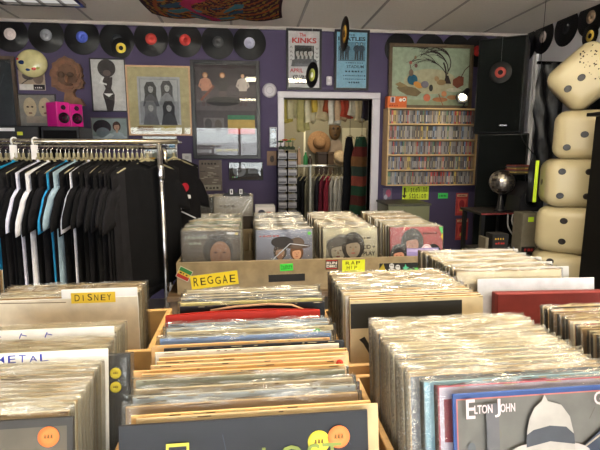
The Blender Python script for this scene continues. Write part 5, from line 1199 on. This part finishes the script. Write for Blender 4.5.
# ------------------------------------------------------------------ tapestry under the ceiling
y_b = atz(200, 22, CEIL-.06).y
xA = atz(148, 12, CEIL-.05); xB = atz(283, 21, CEIL-.05); xC = atz(292, 4, CEIL-.05)
X0t, X1t = atz(149, 14, CEIL-.05).x, atz(283, 20, CEIL-.05).x
Yt1 = min(y_b, WALL-.1); Yt0 = Yt1-1.7
b = MB(); nx, ny = 90, 90; V = []; Fc = []; cols = []
def zt_f(u, v): return CEIL-.012-.16*math.sin(PI*u)**1*math.sin(PI*min(1, v*1.0))*.55-.02*abs(math.sin(PI*3*u))-.02*math.sin(PI*u)
for i in range(nx+1):
    for j in range(ny+1):
        u, v = i/nx, j/ny; x = X0t+(X1t-X0t)*u+.03*math.sin(PI*v*2); y = Yt0+(Yt1-Yt0)*v-.10*(u-.5)**2; V.append((x, y, zt_f(u, v)))
rt = random.Random(3)
for i in range(nx):
    for j in range(ny):
        Fc.append((i*(ny+1)+j, i*(ny+1)+j+1, (i+1)*(ny+1)+j+1, (i+1)*(ny+1)+j)); u, v = (i+.5)/nx, (j+.5)/ny
        dx, dy = u-.5, (v-.55); r = math.hypot(dx, dy); a = math.atan2(dy, dx)
        c = '3a1420'
        if (int(r*42) + int((a+PI)*9)) % 3 == 0: c = '8a6a2c'
        if abs(math.sin(a*8+r*20)) > .93: c = '9a4a24'
        if v > .62:
            q = math.sin(u*23+math.sin(v*17)*2)+math.sin(v*31+u*9)
            if .16 < u < .72: c = '3c7484' if q > .9 else ('a0602c' if q > .2 else ('284c68' if q < -1 else c))
        if abs(u-.42+.08*math.sin(v*12)) < .035 and v > .5: c = 'b02858'
        if u < .02 or u > .98 or v < .02 or v > .975: c = '2a1018'
        cols.append(rgb(c))
b.add(V, Fc, cols, 'cloth', True)
tag(b.build('tapestry'), 'dark red and multicoloured tapestry pinned under the ceiling', 'tapestry')

# ------------------------------------------------------------------ cassette tower left of the doorway
YCT = 4.05
x0, x1, z0, z1 = at_rect(278, 151, 297.5, 214, YCT)
t = thing('cassette_tower', 'black wire tower of grey cassettes left of the doorway', 'rack', ((x0+x1)/2, YCT+.07, 0)); X = (x1-x0)/2
b = MB(); b.lathe([(.12, 0), (.12, .02), (.03, .03), (.012, .05), (.012, z1)], rgb('141416'), 'metal', 20); b.build('pole', t)
b = MB(); nr = 12; ch = (z1-.55)/nr
for k in range(nr+1):
    zz = .55+ch*k
    for (a, c) in (((-X, -.07), (X, -.07)), ((-X, .07), (X, .07)), ((-X, -.07), (-X, .07)), ((X, -.07), (X, .07))): b.tube([(a[0], a[1], zz), (c[0], c[1], zz)], .0025, rgb('121214'), 'metal', 5)
for sx in (-X, 0, X):
    for sy in (-.07, .07): b.tube([(sx, sy, .5), (sx, sy, z1+.01)], .0025, rgb('121214'), 'metal', 5)
b.build('wire_frame', t)
for k in range(nr):
    for side in (-1, 1):
        b = MB(); cx = X/2; w2 = X/2-.006; b.box(-w2, w2, -.06, .0, 0, ch-.02, rgb('77757a'), 'plastic', .002); A = Art(b, -w2, w2, 0, ch-.02, -.0602); A.rect(.06,.55,.94,.9, random.choice(['9a989c', '8c8a90', '6c6a70'])); A.rect(.1,.15,.9,.4, random.choice(['4c4a50', '5c5a64', '3c3a40']))
        tag(b.build('cassette', loc=((x0+x1)/2+side*cx, YCT+.065, .55+ch*k+.004)), 'grey cassette case in the %s column of the black wire tower' % ('left' if side < 0 else 'right'), 'cassette', '%s column of cassettes in the wire tower' % ('left' if side < 0 else 'right'))
# trinkets on top of the tower
for k, (px, col, hgt_, lb) in enumerate(((281, '2c5030', .07, 'dark green'), (285, 'a83c34', .085, 'red'), (289, '3c7a4c', .075, 'mid green'), (293, 'c8a858', .09, 'golden'))):
    xx = at(px, 150, YCT+.03).x; t2 = thing('flower_ornament', '%s flower ornament on top of the black wire tower' % lb, 'ornament', (xx, YCT+.05, z1+.012))
    b = MB(); b.lathe([(.02, 0), (.022, .02), (.012, .03), (.004, .032), (.003, hgt_)], rgb('2c3a28'), 'plastic', 10); b.build('pot', t2)
    b = MB()
    for q in range(6): a = q*PI/3; b.ball((.014*math.cos(a), .014*math.sin(a), hgt_), .011, rgb(col), 'cloth', 8, 6, sc=(1.2, 1.2, .7))
    b.ball((0, 0, hgt_+.006), .008, rgb('c8b040'), 'cloth', 8, 6); b.build('petals', t2)
b = MB(); b.box(x0-.03, x1+.03, YCT-.0, YCT+.14, z1+.0105, z1+.0118, rgb('141416'), 'black_plastic'); tag(b.build('wire_tower_tray'), 'thin black tray on top of the wire tower', 'tray')

# ------------------------------------------------------------------ back room contents
# upper rod with garments
YU = 5.0; zu = at(330, 80, YU).z
t = thing('hanging_rod', 'metal rod with cream and yellow garments high in the back room', 'rod', ((DX0+DX1)/2, YU, zu)); b = MB(); b.tube([(-1.1, 0, 0), (1.1, 0, 0)], .014, rgb('909088'), 'metal', 10); b.build('bar', t)
for sg in (-1, 1): b = MB(); b.box(sg*1.0-.012, sg*1.0+.012, -.012, .012, 0, 2.5-zu, rgb('808078'), 'metal'); b.build('bracket', t)
def garment_mesh(col, L, W, seed, col2=None, stripes=None):
    r = random.Random(seed); b = MB(); n = 28; R = 22; V = []; Fc = []; cl = []; ph = r.uniform(0, 6)
    for i in range(R+1):
        s = i/R; z = -.05-L*s
        hw = W/2*(.45+.55*min(1, s*5))*(1+.12*s)
        for k in range(n):
            a = 2*PI*k/n; x = hw*math.cos(a)+.01*math.sin(s*7+ph); y = (.018+.012*s)*math.sin(a)*(1+.5*math.sin(5*a+ph))+.008*math.sin(x*60+ph); V.append((x, y, z+.015*math.sin(x*25+ph)*s))
    for i in range(R):
        for k in range(n):
            Fc.append((i*n+k, (i+1)*n+k, (i+1)*n+(k+1) % n, i*n+(k+1) % n))
            c = col
            if stripes: c = stripes[(i//2) % len(stripes)]
            cl.append(rgb(c))
    Fc += [tuple(range(n)), tuple(range(R*n+n-1, R*n-1, -1))]; cl += [rgb(col)]*2
    b.add(V, Fc, cl, 'cloth', True); return b.mesh('garment_body')
GP = [('c8b860','yellow'),('d8d0a8','cream'),('b8b078','olive cream'),('d4ccac','pale cream'),('c4a848','mustard'),('bcae8c','beige'),('b05838','rust red'),('d8d4c4','off white'),('b89c7c','tan'),('a84430','brick red'),('cfc8b0','ivory'),('c8b890','sand'),('3a3440','charcoal')]
upx = [286, 294, 303, 310, 317, 323, 328, 335, 341, 347, 354, 360, 366]; upl = [122,118,131,122,112,120,112,124,120,117,116,121,119]
for k, px in enumerate(upx):
    xx = at(px, 100, YU).x; zb = at(px, upl[k], YU).z; c, cn = GP[k]
    h = thing('clothes_hanger', 'wire hanger on the high rod of the back room, mostly hidden', 'hanger', (xx, YU, zu-.052+.014-.033), (0, 0, math.radians(50)), 'hangers on the high back room rod'); obj('hook', HK, h); obj('shoulder_bar', HB, h)
    g = thing('garment', '%s garment hanging from the high rod in the back room' % cn, 'garment', (xx, YU, h.location.z-.0), (0, 0, math.radians(50+random.uniform(-10, 10)))); obj('garment_body', garment_mesh(c, h.location.z-.05-zb, .2, k), g)
# lower rack
YL = 5.25; zl_ = at(320, 166, YL).z; lx0 = at(297, 166, YL).x; lx1 = at(350, 166, YL).x
t = thing('clothes_rail', 'low chrome clothes rail inside the back room', 'clothes rail', ((lx0+lx1)/2, YL, 0)); X = (lx1-lx0)/2
b = MB(); b.tube([(-X-.02, 0, zl_), (X+.02, 0, zl_)], .014, rgb('c8c8c4'), 'metal', 10); b.build('top_rail', t)
for sg in (-1, 1): b = MB(); b.tube([(sg*X, 0, .03), (sg*X, 0, zl_)], .012, rgb('b8b8b8'), 'metal', 10); b.tube([(sg*X, -.2, .02), (sg*X, .2, .02)], .012, rgb('b8b8b8'), 'metal', 8); b.build('upright', t)
LG = [('24262a','charcoal'),('1c1e24','near black'),('8c8874','khaki grey'),('6c6a60','olive grey'),('2a2830','smoky black'),('6c2434','maroon'),('8c2c3c','wine red'),('a8a49c','stone grey'),('cfcac0','off white'),('c8c4bc','pale grey'),('b4b0a8','warm grey')]
for k, (c, cn) in enumerate(LG):
    xx = lx0+.04+(lx1-lx0-.08)*k/(len(LG)-1)
    h = thing('clothes_hanger', 'hanger on the low rail inside the back room', 'hanger', (xx, YL, zl_-.052+.014-.033), (0, 0, math.radians(66)), 'hangers on the low back room rail'); obj('hook', HK, h); obj('shoulder_bar', HB, h)
    g = thing('garment', '%s long garment on the low rail inside the back room' % cn, 'garment', (xx, YL, h.location.z), (0, 0, math.radians(66+random.uniform(-5, 5)))); obj('garment_body', garment_mesh(c, .75, .34, 40+k), g)
# robes on the right
for (px, c, st, lb, Yy, W) in ((350, '141418', None, 'long black robe on the right side of the back room', 4.95, .16), (362, '2c5038', ['24402e', '5c2622', '6c4a2c', '2c3830', '7c3c30', '24402e', '4c2420'], 'long green, red and orange striped robe right inside the doorway', 4.80, .26)):
    p = at(px, 132, Yy); g = thing('robe', lb, 'robe', (p.x, Yy, p.z), (0, 0, math.radians(20)))
    obj('garment_body', garment_mesh(c, 1.15, W, px, stripes=st), g); b = MB(); b.tube([(0, 0, -.07), (0, 0, zu-p.z if Yy == YU else .35)], .003, rgb('808080'), 'metal', 6); b.tube([(-.06, 0, -.07), (0, 0, -.03), (.06, 0, -.07)], .005, rgb('a09070'), 'plastic', 6); b.build('hanging_hook', g)
# beaded curtain strand column right
b = MB(); xx = at(370, 150, 4.62).x
for q in range(3):
    for k in range(46): b.ball((xx-.02+q*.018, 4.62, .55+k*.024), .008, rgb('33241c'), 'plastic', 6, 4)
tag(b.build('bead_curtain'), 'dark bead curtain strands inside the right door jamb', 'bead curtain', kind='stuff')
# hats on the back wall
def hat(px, py, R, rc, hh_, col, band, lb, tilt, Y):
    p = at(px, py, Y); t = thing('hat', lb, 'hat', p, (math.radians(90+tilt), 0, math.radians(8)))
    b = MB(); b.lathe([(.001, hh_), (rc*.6, hh_), (rc*.9, hh_*.93), (rc, hh_*.7), (rc*1.06, .01), (rc*1.3, .0), (R, .012), (R, .006), (rc*1.3, -.006), (rc, -.004)], rgb(col), 'straw', 36); b.build('brim_and_crown', t)
    b = MB(); b.lathe([(rc*1.07, .012), (rc*1.085, .012), (rc*1.05, hh_*.32), (rc*1.035, hh_*.32)], rgb(band), 'cloth', 32); part_label(b.build('hat_band', t), 'dark hat band'); return t
hat(319, 143, .165, .08, .10, '94704c', '5a4030', 'wide brimmed straw hat on the back room wall', -12, BY-.06)
hat(340, 158, .105, .085, .10, 'cdb694', 'a8906c', 'small cream hat low on the back room wall', -10, BY-.06)
p = at(335, 130, BY-.03); b = MB(); b.ball((0, -.02, 0), 1, rgb('5c4426'), 'carved', 20, 14, sc=(.085, .06, .145)); b.ball((-.03, -.07, .02), .018, rgb('241a10'), 'carved', 10, 8); b.ball((.03, -.07, .02), .018, rgb('241a10'), 'carved', 10, 8); b.ball((0, -.085, -.02), .014, rgb('6c5230'), 'carved', 10, 8, sc=(.8,.8,1.8)); b.ball((0, -.07, -.07), .02, rgb('2c1c10'), 'carved', 10, 8, sc=(1.4,.5,.5))
tag(b.build('wooden_mask', loc=(p.x, BY, p.z)), 'oval brown wooden mask on the back room wall above the small hat', 'mask')
p = at(336, 147, BY-.05); b = MB(); b.slab([(-.10, -.1), (.10, -.1), (.09, .04), (.03, .12), (-.03, .12), (-.09, .04)], -.03, .0, rgb('9c8c7c'), 'cloth'); tag(b.build('cloth_bag', loc=(p.x, BY-.005, p.z)), 'beige cloth bag hung below the wooden mask', 'bag')
# white post, green bottle and shelf items inside the doorway
p = at(304.5, 135, 5.6); t = thing('display_stand', 'thin white stand inside the doorway on the left', 'stand', (p.x, 5.6, 0)); b = MB(); b.tube([(0, 0, 0.0), (0, 0, at(304, 113, 5.6).z)], .012, rgb('d4d0b8'), 'white_paint', 8); b.build('pole', t); b = MB(); b.lathe([(.14, 0), (.14, .015), (.02, .03)], rgb('c0bca8'), 'white_paint', 20); b.build('base', t)
x0, x1, z0, z1 = at_rect(293, 165, 312, 170, 4.9)
t = thing('side_table', 'narrow white table with bottles just inside the doorway', 'table', ((x0+x1)/2, 5.0, 0)); X = (x1-x0)/2; b = MB(); b.box(-X, X, -.1, .1, z1-.02, z1, rgb('c8c8bc'), 'white_paint'); b.build('table_top', t)
for sx in (-1, 1): b = MB(); b.box(sx*(X-.015)-.01, sx*(X-.015)+.01, -.09, .09, 0, z1-.02, rgb('b8b8ac'), 'white_paint'); b.build('leg', t)
for (px, col, hh_, rr_, lb, m_) in ((305.5, '2c8c4c', .15, .026, 'bright green bottle on the narrow table inside the doorway', 'plastic'), (299, 'c8a488', .2, .024, 'pinkish figurine shaped bottle on the narrow table inside the doorway', 'plastic'), (310, '4a3a30', .11, .024, 'dark brown bottle on the narrow table inside the doorway', 'plastic')):
    xx = at(px, 160, 5.0).x; t = thing('bottle', lb, 'bottle', (xx, 5.0, z1+.0005)); b = MB(); b.lathe([(rr_*.9, 0), (rr_, .005), (rr_, hh_*.55), (rr_*.4, hh_*.75), (rr_*.35, hh_*.92)], rgb(col), m_, 16); b.build('bottle_body', t); b = MB(); b.lathe([(rr_*.42, hh_*.9), (rr_*.42, hh_), (.001, hh_)], rgb('e0dcd0'), 'plastic', 12); b.build('cap', t)
for (px, py, c, lb, wd, hh_) in ((322, 152, '33302c', 'dark picture leaning on the back room wall below the straw hat', .12, .2),):
    p = at(px, py, BY-.02)
for q, (px0_, px1_, c, lb) in enumerate(((318, 327, '3c302c', 'dark brown'), (328, 334, '54402f', 'brown'))):
    x0, x1, z0, z1 = at_rect(px0_, 152, px1_, 167, BY-.3); t = thing('storage_box', '%s box standing behind the low rail in the back room' % lb, 'box', ((x0+x1)/2, BY-.3, 0)); b = MB(); b.box(-(x1-x0)/2, (x1-x0)/2, 0, .25, 0, z1-.03, rgb(c), 'card', .004); b.build('body', t); b = MB(); b.box(-(x1-x0)/2-.004, (x1-x0)/2+.004, -.004, .254, z1-.03, z1, rgb(c), 'card', .003); b.build('lid', t)
